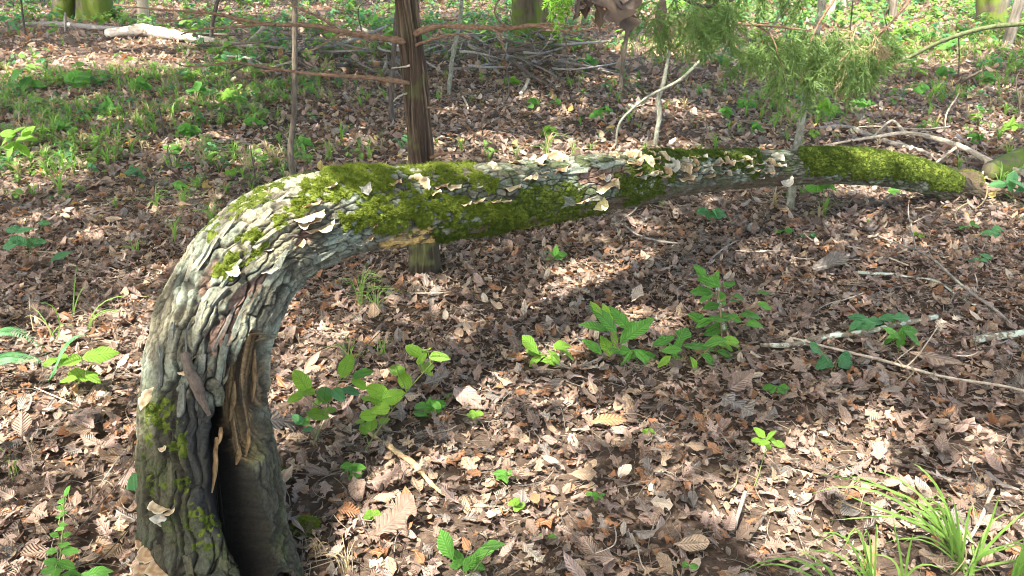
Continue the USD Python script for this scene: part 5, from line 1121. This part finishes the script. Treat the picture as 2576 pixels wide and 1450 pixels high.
lump('mossy_clod', 'bright moss tuft below the bark chunk', 'moss', 770, 1335, 60, 40, SOIL, 5, MOSS)
lump('mossy_clod', 'small moss tuft between trunk and bark chunk', 'moss', 692, 1255, 26, 30, SOIL, 6, MOSS)
stick('fallen_log', 'mossy brown log end at the right edge behind the pale branch', [(2490, 432), (2530, 418), (2620, 395)], [46, 60, 64], TREEM, .07, seed=41, cat='log', rough=.5)
lump('mossy_clod', 'yellow moss clump at the tip of the fallen mossy trunk', 'moss', 2432, 470, 74, 60, SOIL, 9, MOSS)
lump('stone', 'whitish stone in the litter under the outer log', 'stone', 1893, 578, 34, 20, STONE, 10)
p0 = G(700, 1308); d0 = proj(p0)[2]
v, f = tube([p0 + [0, 0, 0], p0 + [.005, .01, .05], p0 + [.012, .03, .11]], [.014, .019, .012], 20, 10, .8, 3)
obj('bark_chunk', (v, f), TREEB, label='upright chunk of grey bark right of the hollow trunk', cat='bark')

# ---------------------------------------------------------------- green plants
def plant(name, label, cat, bx, by, leaves, mat, kind='oval', group=None, seed=0, woody=False, fold=.12, depthspread=.05, W=None, top=None):
    rg = np.random.default_rng(seed + 3000)
    b = G(bx, by)
    t = thing(name, label, cat, b, group)
    cs = []
    for L in leaves:
        px, py, sz = L[:3]
        y = b[1] + rg.uniform(-depthspread, depthspread)
        c_ = PY(px, py, y)
        gz = float(ht(c_[0], c_[1])) + .03
        if c_[2] < gz: c_ = G(px, py, .035)
        cs.append(c_)
    cs = np.array(cs)
    hi = cs[np.argmax(cs[:, 2])] if top is None else PY(top[0], top[1], b[1])
    axis = spline([b, b * .55 + hi * .45 + rg.normal(0, .006, 3), hi], 12)
    parts = [tube(axis, [.0024, .0018, .0010] if not woody else [.004, .003, .0016], 12, 5)]
    for L, c_ in zip(leaves, cs):
        px, py, sz = L[:3]; d = proj(c_)[2]; ln = sz * d / FPX * 1.08
        near = axis[np.argmin(np.linalg.norm(axis - (c_ - [0, 0, ln * .4]), axis=1))]
        if len(L) > 3 and L[3] is not None:
            a = math.radians(L[3]); dr = math.cos(a) * RT + math.sin(a) * np.array([0, .45, .85]) * 1.0
        else:
            dr = c_ - near; dr = unit(dr * [1, 1, .4] + rg.normal(0, .25, 3) * np.linalg.norm(dr)) if np.linalg.norm(dr) > 1e-3 else unit(rg.normal(0, 1, 3) * [1, 1, .2])
            dr = unit(dr + [0, 0, -.10])
        n = np.array([0, -.45, 1.0]) + rg.normal(0, .28, 3)
        kd = L[4] if len(L) > 4 else kind
        v, f = leaf(kd, 1.0, rg, roll=rg.normal(0, .8), bend=rg.uniform(.1, .9), twist=rg.normal(0, .3), wrinkle=.045, fold=fold, W=W)
        w = pose(v * ln, c_, dr, n)
        leaf_prim('leaf', v, f, mat if not isinstance(mat, list) else mat[rg.integers(len(mat))], t, c_, dr, n, ln)
        s0 = w[2]
        if np.linalg.norm(s0 - near) > .004:
            parts.append(tube([near, (near + s0) / 2 + [0, 0, .004], s0], [.0014, .0010], 6, 4))
    obj('stem', join(parts), BROWNSTEM if woody else GREENSTEM, t)
    return t
plant('green_plant', 'bright lime sprig with round leaves in the centre of the clearing', 'plant', 915, 1140, [(998, 930, 56), (1040, 882, 44), (1072, 878, 37), (1075, 920, 49), (1107, 893, 54, 15), (1018, 955, 51), (945, 985, 61), (990, 998, 59, 15), (960, 1005, 49), (930, 1000, 51), (925, 1045, 44), (955, 1030, 49), (905, 1055, 39), (968, 1058, 37), (935, 1065, 41), (915, 1075, 37), (1085, 935, 41), (1060, 900, 37)], LIME, 'round', seed=1, W=.85, depthspread=.04)
plant('green_plant', 'grey green plant with oval leaves left of the lime sprig', 'plant', 790, 1120, [(870, 920, 60, 70), (912, 940, 50, 20), (818, 985, 62), (758, 958, 64, 120), (768, 985, 50), (800, 1005, 44), (765, 1060, 40), (748, 1055, 34), (800, 1040, 55, 0), (880, 980, 50, 5), (775, 1080, 32), (850, 990, 46), (905, 965, 44), (830, 1030, 40), (740, 1000, 40)], [BLUEGREEN, GREEN, LIME], 'round', seed=2, W=.8)
plant('oak_seedling', 'largest seedling with long wavy green leaves in the middle', 'seedling', 1580, 915, [(1520, 800, 89, 130), (1530, 785, 51, 115), (1500, 822, 81, 165), (1560, 800, 76, 125), (1610, 825, 85, 40), (1580, 835, 68, 60), (1490, 870, 60, 140), (1525, 870, 68, 120), (1560, 880, 60, 170), (1590, 890, 68, 190), (1620, 900, 60, 320), (1545, 850, 51, 100), (1580, 905, 51, 250), (1640, 895, 60, 350), (1500, 775, 42, 130)], [GREEN, GREEN, LIME], 'oval', seed=3, woody=True, W=.72)
plant('oak_seedling', 'dark green seedling joined right of the largest wavy one', 'seedling', 1740, 920, [(1670, 855, 60, 30), (1712, 850, 72, 70, 'sassafras'), (1705, 900, 81, 300, 'sassafras'), (1760, 870, 76, 0), (1800, 860, 60, 20), (1790, 905, 60, 330), (1830, 888, 51, 350), (1750, 920, 51, 300), (1690, 880, 51, 180), (1670, 910, 42, 220)], [GREEN, GREEN, LIME], 'oval', seed=4, woody=True, W=.8)
plant('green_plant', 'cluster of yellow green narrow leaves at the right end of the seedlings', 'plant', 1800, 900, [(1838, 855, 62, 5), (1845, 862, 50, 0), (1810, 862, 44, 350), (1822, 870, 50, 340), (1800, 850, 40, 20)], LIME, 'obovate', seed=5, W=.75)
plant('green_plant', 'tall leafy seedling climbing beside a lichened twig', 'plant', 1815, 860, [(1762, 680, 45, 125), (1785, 705, 60, 150), (1800, 700, 45, 60), (1765, 730, 55, 160), (1775, 745, 40, 200), (1835, 715, 30, 20, 'round'), (1815, 750, 40, 300), (1790, 770, 45, 190), (1850, 755, 30, 10), (1755, 800, 50, 150), (1770, 812, 45, 200), (1810, 800, 55, 170), (1830, 790, 45, 10), (1850, 800, 40, 340), (1800, 830, 60, 200), (1860, 745, 34, 0), (1925, 735, 40, 10), (1890, 790, 55, 10), (1900, 815, 45, 0), (1925, 770, 40, 340)], GREEN, 'oval', seed=6, top=(1800, 690), woody=True)
stick('fallen_branch', 'lichened twig standing up among the tall leafy seedling', [(1822, 830), (1812, 780), (1806, 735), (1803, 690)], [8, 9, 11, 4], STICKL, [.05, .12, .2, .27], seed=33)
plant('green_plant', 'low plant with broad lime leaves left of the wavy seedling', 'plant', 1400, 925, [(1335, 868, 60, 130), (1350, 885, 55, 150), (1345, 905, 45, 200), (1385, 905, 50, 10), (1415, 868, 45, 170), (1425, 882, 60, 350), (1395, 895, 50, 320)], LIME, 'obovate', seed=7)
plant('green_plant', 'dark green five leaved plant at the bottom edge', 'plant', 1165, 1470, [(1120, 1370, 75, 115), (1150, 1400, 55, 130), (1180, 1415, 50, 60), (1215, 1390, 60, 30), (1240, 1372, 60, 10), (1200, 1420, 50, 340), (1145, 1420, 45, 200)], GREEN, 'oval', seed=8)
plant('green_plant', 'small bright compound leaf on a red stalk at right', 'plant', 1895, 1230, [(1912, 1088, 36, 130), (1938, 1092, 34, 60), (1905, 1107, 28, 165), (1922, 1112, 30, 175), (1950, 1110, 32, 340), (1962, 1118, 34, 345), (1935, 1122, 30, 330)], LIME, 'oval', seed=9, top=(1930, 1118))
plant('green_plant', 'sunlit broad leaved plant at the left edge', 'plant', 185, 985, [(250, 890, 82, 15), (168, 908, 72, 185), (215, 945, 60, 10), (170, 955, 44, 190), (150, 900, 50, 160), (125, 912, 40, 200), (235, 950, 40, 345), (190, 935, 40, 20)], LIME, 'oval', seed=10)
plant('green_plant', 'thin upright sprig with tiny paired leaves at the bottom left', 'plant', 140, 1490, [(168, 1235, 26, 70), (155, 1260, 22, 30), (150, 1275, 20, 150), (160, 1290, 20, 10), (148, 1300, 20, 190), (158, 1320, 20, 0), (150, 1330, 22, 170), (165, 1345, 26, 20), (135, 1345, 26, 160), (160, 1370, 28, 10), (125, 1385, 36, 170), (175, 1385, 40, 10), (130, 1415, 44, 170), (165, 1420, 46, 350), (120, 1435, 40, 190), (180, 1445, 44, 0), (140, 1440, 40, 250)], GREEN, 'oval', seed=11, top=(162, 1250))
plant('green_plant', 'big pointed leaf plant cut by the bottom left edge', 'plant', 225, 1500, [(240, 1440, 70, 25), (215, 1455, 50, 160), (260, 1450, 40, 340)], GREEN, 'oval', seed=12)
plant('green_plant', 'pale leaf poking out left of the trunk foot', 'plant', 335, 1235, [(338, 1213, 42, 100), (325, 1222, 26, 170)], BLUEGREEN, 'round', seed=13)
plant('green_plant', 'leafy plant at the far left beside the curved grass blade', 'plant', 50, 680, [(30, 575, 44, 170), (60, 578, 44, 20), (45, 605, 50, 150), (75, 610, 44, 0), (25, 615, 50, 190), (95, 605, 40, 350), (150, 640, 50, 40), (110, 560, 30, 10)], BLUEGREEN, 'oval', seed=14)
plant('green_plant', 'bright yellow green leaf clump at the left edge above the litter', 'plant', 30, 430, [(15, 335, 46, 170), (40, 325, 40, 60), (65, 345, 50, 20), (10, 352, 44, 200), (30, 368, 50, 180), (70, 330, 40, 40), (20, 385, 44, 230), (60, 375, 40, 320)], LIME, 'oval', seed=15)
plant('green_plant', 'single heart shaped leaf on a thin stalk behind the bend', 'plant', 328, 470, [(322, 430, 36, 170)], BLUEGREEN, 'heart', seed=16)
plant('green_plant', 'four leaved plant in front of the lichened branch', 'plant', 2270, 880, [(2250, 835, 50, 130), (2290, 828, 60, 20), (2265, 855, 44, 260), (2300, 850, 60, 325), (2240, 850, 40, 200)], GREEN, 'oval', seed=17)
plant('green_plant', 'leaf cluster left of the four leaved plant on the lichened branch', 'plant', 2180, 840, [(2160, 800, 50, 165), (2185, 798, 44, 10), (2175, 815, 56, 180), (2205, 808, 44, 0), (2270, 797, 46, 10), (2235, 796, 46, 170), (2150, 815, 40, 200)], BLUEGREEN, 'oval', seed=18)
plant('green_plant', 'two heart shaped dark leaves in the shade by the pale twig', 'plant', 2095, 945, [(2070, 915, 44, 200), (2135, 912, 52, 330), (2060, 876, 44, 350)], BLUEGREEN, 'heart', seed=19)
plant('green_plant', 'pair of dark green round leaves hanging just under the outer log', 'plant', 2070, 520, [(2050, 470, 46, 200), (2084, 470, 48, 340), (2078, 460, 30, 80)], GREEN, 'round', seed=20)
plant('green_plant', 'small bright five leaved seedling under the middle of the log', 'plant', 1395, 665, [(1380, 635, 30, 160), (1398, 630, 28, 80), (1412, 640, 32, 10), (1385, 645, 26, 200), (1405, 648, 26, 330)], GREEN, 'oval', seed=21)
for q, (x, y, s, k, m_, lab) in enumerate([(1275, 1215, 44, 5, 0, 'round leaved seedling in the lower middle'), (1300, 1285, 24, 5, 1, 'tiny bright seedling below the round leaved one'), (1500, 1262, 26, 5, 0, 'tiny green seedling left of the grass patch shade'), (885, 1200, 40, 5, 0, 'three leaved seedling under the lime sprig'), (935, 1310, 28, 5, 1, 'tiny lime rosette on the sunlit oak leaf'),
        (1080, 1050, 44, 7, 0, 'slim leaved seedling right of the lime sprig'), (1145, 1000, 36, 3, 0, 'dark oval leaf standing behind the slim seedling'), (1190, 1050, 24, 4, 1, 'yellow green sprout in the clearing'), (1950, 990, 36, 4, 0, 'dark small plant left of the pale twig'), (1375, 1355, 24, 3, 0, 'dark green sprout near the bottom edge'), (1735, 1430, 24, 3, 0, 'small sprout beside the yellow oak leaf'),
        (1630, 1090, 20, 4, 1, 'tiny yellow sprout at the clearing centre'), (2500, 595, 40, 3, 2, 'flat leaf pair by the right hand litter patch'), (2440, 575, 30, 3, 0, 'small sprout right of the log tip'), (2465, 660, 34, 3, 2, 'flat green leaf on the shaded litter at right'), (2230, 495, 34, 2, 0, 'green leaf on the sunlit litter under the log end'), (1790, 560, 40, 5, 2, 'pale seedling in the shade under the outer log'),
        (2030, 598, 24, 3, 2, 'tiny sprout left of the slanting twig'), (2550, 500, 60, 5, 2, 'big leaved plant at the right edge beyond the log tip'), (2110, 660, 26, 4, 0, 'sprout above the lichened stick'), (1970, 590, 26, 3, 0, 'sprout in the shade behind the twig'), (2310, 600, 24, 3, 1, 'light sprout by the sunny leaf spot'),
        (190, 222, 70, 4, 2, 'broad leaved plant in the left green patch, upper'), (60, 228, 80, 4, 2, 'broad leaved plant at the left edge of the green patch'), (570, 258, 60, 6, 1, 'yellow green lit plant in the green patch'), (500, 250, 60, 6, 2, 'blue green plant in the middle of the green patch'), (765, 375, 44, 6, 0, 'seedling beside the straight bare sapling'), (640, 320, 44, 6, 0, 'seedling in the right of the green patch'),
        (470, 345, 50, 6, 2, 'low plant at the lower edge of the green patch'), (430, 385, 40, 5, 0, 'seedling above the grassy edge at left'), (575, 445, 34, 5, 1, 'lit sprout behind the bend'), (450, 475, 34, 5, 0, 'sprout left of the bend'), (150, 330, 50, 6, 0, 'plant left in the green patch near the tuft'), (270, 290, 60, 7, 2, 'leafy plant in the centre left of the green patch'), (350, 230, 50, 7, 0, 'leafy plant at the upper edge of the green patch'),
        (945, 75, 50, 4, 0, 'big bright leaf plant left of the cedar top'), (985, 130, 44, 5, 0, 'plant close left of the cedar trunk'), (1340, 270, 36, 4, 0, 'seedling below the brush pile'), (1400, 268, 30, 3, 2, 'round leaf right of the seedling below the brush'), (1380, 345, 50, 7, 1, 'grassy lit sprout behind the log'), (1500, 300, 34, 4, 0, 'seedling behind the log, midway'), (1525, 285, 34, 4, 2, 'seedling near the bowed green stem'),
        (1480, 175, 60, 7, 2, 'broad plant right of the brush pile'), (1290, 215, 40, 5, 1, 'yellow green plant in front of the brush pile'), (2082, 225, 34, 4, 1, 'bright round leaf plant behind the lichened sapling'), (2165, 275, 44, 4, 0, 'two leaved plant right of the thin stem'), (2085, 292, 60, 4, 1, 'big lit leaves right of the lichened sapling'), (2185, 275, 40, 4, 2, 'blue green plant right of the two leaved one'),
        (2050, 345, 30, 4, 1, 'lit sprout at the lichened sapling foot'), (1990, 295, 40, 5, 1, 'leaf cluster left of the lichened sapling'), (1880, 275, 44, 6, 0, 'plant between the two thin twigs'), (1830, 295, 40, 6, 0, 'low plant behind the log top'), (1905, 330, 30, 4, 0, 'small plant behind the mossy log'), (2245, 395, 26, 3, 2, 'two round leaves behind the pale forked branch'), (2460, 360, 44, 5, 2, 'plant right of the pale branch fork'),
        (2480, 210, 50, 6, 2, 'plant beside the dark snag'), (2380, 195, 50, 6, 0, 'plant below the bowed stem'), (2400, 130, 60, 6, 2, 'leafy plant lit at the far right clearing'), (2320, 240, 40, 6, 0, 'low plant under the bowed stem, left'), (2550, 330, 50, 5, 1, 'grassy plant at the right edge')]):
    rg = np.random.default_rng(q + 777)
    mt = [GREEN, LIME, GREEN if y < 480 else BLUEGREEN][m_]
    if y < 480: s *= .62; k += 2
    hgt = s * (.5 + .3 * (k > 4))
    lv = [(x + math.cos(a) * s * .55 * rg.uniform(.6, 1.2), y - hgt * rg.uniform(.3, 1.0) + math.sin(a) * s * .15, s * rg.uniform(.7, 1.05), math.degrees(math.atan2(math.sin(a) * .5, math.cos(a)))) for a in np.linspace(0.3, 6.0, k) + rg.normal(0, .3, k)]
    plant('seedling', lab, 'seedling', x, y + 2, lv, mt, ['oval', 'round', 'obovate'][q % 3], seed=100 + q, depthspread=.03)

# fern fronds at the left edge
def fern():
    b = G(-40, 985)
    t = thing('fern', 'fern with narrow toothed fronds at the left edge', 'fern', b)
    rg = np.random.default_rng(4)
    for q, (path) in enumerate([[(-40, 985), (-20, 850), (40, 835), (130, 905)], [(-40, 985), (0, 900), (60, 900), (120, 912)], [(120, 960), (140, 920), (165, 870), (215, 842)], [(-40, 985), (-30, 930), (20, 905), (60, 915)]]):
        pp = [G(*path[0])] + [PY(x, y, b[1] - .02 * k) for k, (x, y) in enumerate(path[1:])]
        c0 = spline(pp, 44); tq = unit(np.gradient(c0, axis=0))
        fr = [tube(c0, [.0018, .0014, .0006], 22, 4)]
        for k in range(6, 43):
            for sgn in (-1, 1):
                sd = unit(np.cross(tq[k], [0, -.4, 1.0])) * sgn
                L = .022 * math.sin(math.pi * min(1, (k - 3) / 41) ** .7) + .004
                v, f = leaf('long', L, rg, n=4, m=3, bend=.3)
                fr.append((pose(v, c0[k] + sd * L * .5, sd + tq[k] * .3, [0, -.3, 1]), f))
        obj('frond', join(fr), BLUEGREEN, t)
fern()

# ---------------------------------------------------------------- grass
def blade(pts, w, n=9):
    c0 = spline(pts, n); t = unit(np.gradient(c0, axis=0))
    sd = unit(np.cross(t, unit(EYE - c0[0]) + [0, 0, .3]))
    ww = w * np.array([math.sin(math.pi * min(1, .35 + .65 * u)) ** .7 if u > .0 else .7 for u in np.linspace(0, 1, n)])
    v = np.vstack([c0 - sd * ww[:, None] / 2, c0 + sd * ww[:, None] / 2 + np.cross(sd, t) * ww[:, None] * .2])
    i = np.arange(n - 1)
    return v, np.vstack([np.stack([i, i + n, i + n + 1], -1), np.stack([i, i + n + 1, i + 1], -1)])
def clump(label, bx, by, tips, w, mat=GRASS, seed=0, dry=0, name='grass_clump'):
    """tips: (px, py) or longer paths of picture points"""
    rg = np.random.default_rng(seed + 60)
    b = G(bx, by); t = thing(name, label, 'grass', b)
    for k, tp in enumerate(tips):
        pth = [tp] if np.ndim(tp) == 1 else list(tp)
        o = b + np.r_[rg.normal(0, .012, 2), -.01]
        y = b[1] + rg.normal(0, .07)
        q = [PY(x, yy, b[1] + (y - b[1]) * (i + 1) / len(pth)) for i, (x, yy) in enumerate(pth)]
        for z in q: z[2] = max(z[2], float(ht(z[0], z[1])) + .03)
        if len(q) == 1: q = [(o * .5 + q[0] * .5) + [0, 0, .18 * np.linalg.norm(q[0] - o)], q[0]]
        obj('blade', blade([o] + q, w * rg.uniform(.8, 1.2)), STRAW if k < dry else mat, t)
clump('long arching grass blades at the lower right corner', 2395, 1375, [[(2375, 1260), (2330, 1190), (2295, 1165)], [(2340, 1290), (2230, 1230), (2050, 1190)], [(2300, 1290), (2180, 1230), (2030, 1245)], [(2350, 1290), (2290, 1225), (2180, 1180)], [(2330, 1330), (2240, 1290), (2100, 1230)], [(2310, 1310), (2200, 1300), (2080, 1310)], [(2385, 1300), (2360, 1230), (2310, 1170)], [(2330, 1300), (2200, 1215), (2090, 1195)], [(2360, 1320), (2300, 1260), (2260, 1240)]], .0062, seed=1)
clump('grass blades leaning right at the lower right corner', 2440, 1440, [[(2480, 1350), (2510, 1260), (2515, 1250)], [(2490, 1370), (2540, 1320), (2600, 1270)], [(2480, 1390), (2540, 1370), (2610, 1330)], [(2460, 1380), (2490, 1320), (2550, 1290)], [(2500, 1420), (2560, 1410), (2610, 1400)], [(2440, 1380), (2420, 1340), (2390, 1330)], [(2470, 1400), (2530, 1380), (2600, 1360)]], .0064, seed=2)
clump('arching grass blades at the bottom edge right of the middle', 2100, 1520, [[(2060, 1440), (1980, 1405), (1850, 1445)], [(2040, 1450), (1960, 1420), (1890, 1450)], [(2080, 1430), (2040, 1400), (2000, 1380)], [(2090, 1440), (2060, 1420), (1990, 1440)]], .0062, seed=3)
clump('short upright grass blades at the bottom right', 2270, 1490, [[(2268, 1420), (2255, 1350), (2248, 1300)], [(2280, 1430), (2290, 1370), (2300, 1340)], [(2262, 1440), (2240, 1405), (2160, 1400)], [(2290, 1440), (2330, 1420), (2400, 1450)]], .0056, seed=4)
rgz = np.random.default_rng(66)
for lab, bx, by, n_, sx in [('dense tuft of long grass leaning left at the lower right corner', 2420, 1425, 16, -1), ('grass tuft cut by the bottom right corner', 2540, 1500, 14, 1), ('low grass tuft at the bottom edge below the arching blades', 2200, 1500, 12, -1)]:
    tp = []
    for _ in range(n_):
        dx, hh = sx * rgz.uniform(20, 190) + rgz.normal(0, 40), rgz.uniform(60, 190)
        tp.append([(bx + dx * .25, by - hh * .6), (bx + dx * .6, by - hh), (bx + dx, by - hh * rgz.uniform(.6, .95))])
    clump(lab, bx, by, tp, .0052, seed=80 + n_)
clump('single tall grass blade with curved neighbours left of the bend', 188, 800, [[(186, 740), (190, 690), (195, 662)], [(192, 760), (205, 730), (215, 720)]], .0050, seed=5)
clump('grass blades arching right towards the bent trunk', 218, 830, [[(240, 780), (290, 748), (400, 752)], [(235, 800), (270, 780), (340, 800)], [(240, 800), (265, 785), (300, 790)]], .0048, seed=6)
clump('grass blades curving left beside the fern', 130, 860, [[(110, 810), (80, 795), (60, 800)], [(120, 820), (100, 790), (75, 770)], [(150, 820), (175, 815), (185, 830)], [(150, 810), (130, 770), (95, 760)]], .0046, seed=7, dry=1)
clump('bright grass tuft in the litter at the upper left', 148, 490, [[(140, 440), (120, 400), (95, 370)], [(150, 430), (155, 400), (185, 372)], [(155, 440), (175, 410), (190, 405)], [(145, 440), (140, 410), (142, 385)], [(140, 460), (115, 440), (100, 430)], [(160, 460), (185, 440), (195, 445)], [(150, 450), (160, 420), (150, 400)], [(135, 450), (120, 430), (112, 405)]], .0075, seed=8)
rgq = np.random.default_rng(55)
for q, (x, y, h_, n_, wd, lab) in enumerate([(905, 770, 110, 26, .003, 'grass tuft hanging under the arch of the bent tree, left'), (945, 790, 90, 18, .003, 'grass tuft under the arch beside the cedar foot'), (880, 930, 90, 14, .003, 'thin grass behind the grey green plant'), (960, 900, 80, 12, .003, 'yellowing grass behind the lime sprig'), (460, 520, 60, 22, .004, 'fine grass tuft left of the bend'), (530, 560, 60, 18, .004, 'fine grass tuft touching the bend'),
        (620, 430, 70, 18, .005, 'grass tuft by the dry stalk behind the bend'), (1375, 400, 80, 16, .005, 'bright grass tuft just behind the log'), (1440, 395, 50, 14, .005, 'grass tuft behind the fungi on the log'), (830, 400, 60, 18, .005, 'grass tuft between bare sapling and cedar'), (930, 400, 60, 18, .005, 'grass tuft left of the cedar foot'), (30, 1190, 40, 12, .003, 'tiny grass tuft at the left edge on sunlit litter'),
        (800, 1400, 60, 14, .0022, 'wiry dry grass right of the trunk foot'), (870, 1440, 80, 12, .0022, 'wiry dry grass at the bottom edge'), (1300, 400, 40, 12, .005, 'thin grass tuft at the upright fungi'), (2540, 400, 60, 12, .005, 'grass tuft at the right edge by the stone'), (2420, 250, 40, 14, .006, 'grass tuft beside the dark snag'), (440, 600, 60, 16, .004, 'grass at the outer side of the bend'), (340, 640, 50, 10, .004, 'sparse grass left of the bend')]):
    tp = []
    for _ in range(n_):
        dx = rgq.normal(0, h_ * .45); hh = h_ * rgq.uniform(.5, 1.1)
        tp.append([(x + dx * .4, y - hh * .75), (x + dx, y - hh * (.95 if abs(dx) < h_ * .4 else .6))])
    clump(lab, x, y, tp, wd * .8, seed=20 + q, dry=n_ // 4 if 'dry' not in lab else n_, name='grass_tuft')

# ---------------------------------------------------------------- ground cover and far undergrowth
def cover_density(px, py):
    e = lambda cx, cy, rx, ry: np.exp(-(((px - cx) / rx) ** 2 + ((py - cy) / ry) ** 2) ** 1.5)
    d = 0.05 + .95 * e(280, 290, 400, 115) + .7 * e(560, 200, 240, 60) + .5 * e(120, 380, 200, 80) + .5 * e(560, 420, 200, 70)
    d += .5 * e(2200, 120, 420, 50) + .55 * sstep(110, 60, py) + .9 * sstep(75, 35, py) * sstep(1500, 1700, px) + .5 * e(2150, 110, 400, 60) + .4 * e(1000, 100, 500, 50) + .3 * e(900, 380, 200, 40) + .3 * e(2500, 230, 150, 80) + .2 * e(1900, 290, 250, 60)
    d -= .8 * e(250, 140, 190, 42) + .3 * e(1300, 320, 400, 50)
    return np.clip(d, 0.02, 1) * sstep(640, 480, py)
def cover():
    rg = np.random.default_rng(8)
    pr = []
    for k in range(10):
        parts = []
        nl = rg.integers(5, 11)
        for _ in range(nl):
            a = rg.uniform(0, 6.28); z = rg.uniform(.25, 1.0); r = rg.uniform(.15, .5)
            c_ = np.array([math.cos(a) * r, math.sin(a) * r, z])
            v, f = leaf(['oval', 'round', 'obovate'][k % 3], rg.uniform(.3, .55), rg, bend=.5, n=5, m=3, fold=.1)
            parts.append((pose(v, c_, [math.cos(a), math.sin(a), -.15], [rg.normal(0, .25), rg.normal(0, .25), 1]), f))
            parts.append(tube([[0, 0, 0], c_ * [.3, .3, .6], c_], [.014, .008], 4, 3))
        v, f = join(parts); pr.append((v, f, COVER if k % 3 else BLUEGREEN))
    def scat(n, d0, d1, s0, s1, mg, sd):
        rr = np.random.default_rng(sd)
        xy = floor_points(n, d0, d1, rr, mg); z = ht(xy[:, 0], xy[:, 1])
        px, py, _ = proj(np.c_[xy, z])
        keep = rr.random(n) < cover_density(px, py) * (.25 + 1.3 * sstep(.38, .62, fbm(np.c_[xy * 1.1, xy[:, :1] * 0], 3, 66)))
        xy, z = xy[keep], z[keep]; m = len(xy)
        s0, s1 = s0 * .8, s1
        yaw = rr.uniform(0, 6.28, m)
        return np.c_[xy, z], np.stack([np.cos(yaw / 2), 0 * yaw, 0 * yaw, np.sin(yaw / 2)], -1), s0 + (s1 * 1.25 - s0) * rr.random(m) ** 1.8
    for lab, args in [('low green seedlings spread over the litter behind the bent tree', (2800, 3.2, 9, .05, .12, .8, 1)), ('green undergrowth covering the distant forest floor', (11000, 9, 30, .09, .26, 2.0, 2))]:
        p, q, s = scat(*args)
        instancer('undergrowth', lab, 'undergrowth', pr, rg.integers(0, 10, len(p)), p, q, s)
    gp = []
    for k in range(8):
        parts = []
        for _ in range(14):
            a = rg.uniform(0, 6.28); r = rg.uniform(.2, .9); hh = rg.uniform(.35, .95)
            t_ = np.array([math.cos(a), math.sin(a), 0])
            c0 = np.array([[0, 0, 0], t_ * r * .35 + [0, 0, hh * .8], t_ * r + [0, 0, hh * rg.uniform(.6, 1.0)]])
            c0 = spline(c0, 5); sd = np.cross(t_, [0, 0, 1.0]) * .022 * np.array([1, 1, .9, .7, .15])[:, None]
            v = np.vstack([c0 - sd, c0 + sd]); i = np.arange(4)
            parts.append((v, np.vstack([np.stack([i, i + 5, i + 6], -1), np.stack([i, i + 6, i + 1], -1)])))
        v, f = join(parts); gp.append((v, f, GRASS if k < 6 else STRAW))
    p, q, s = scat(19000, 3.0, 13, .06, .16, .8, 3)
    instancer('grass', 'fine grass growing through the litter in the left of the wood', 'grass', gp, rg.integers(0, 8, len(p)), p, q, s)
cover()

# things of one look told apart by their place
def settle_labels():
    by = {}
    for p in stage.GetPrimAtPath('/World').GetChildren():
        l = p.GetCustomDataByKey('label')
        if l and p.GetCustomDataByKey('kind') is None: by.setdefault(l, []).append(p)
    for l, ps in by.items():
        if len(ps) < 2 or len(ps) > 20 or len(l.split()) > 13 or 'outside the picture' in l: continue
        at = [proj(np.array(UsdGeom.Xformable(p).GetLocalTransformation().ExtractTranslation()))[0] for p in ps]
        for k, i in enumerate(np.argsort(at)):
            ps[i].SetCustomDataByKey('label', f'{l}, {ORD[k]} from left')
            if not ps[i].GetCustomDataByKey('group'): ps[i].SetCustomDataByKey('group', l + 's')
settle_labels()
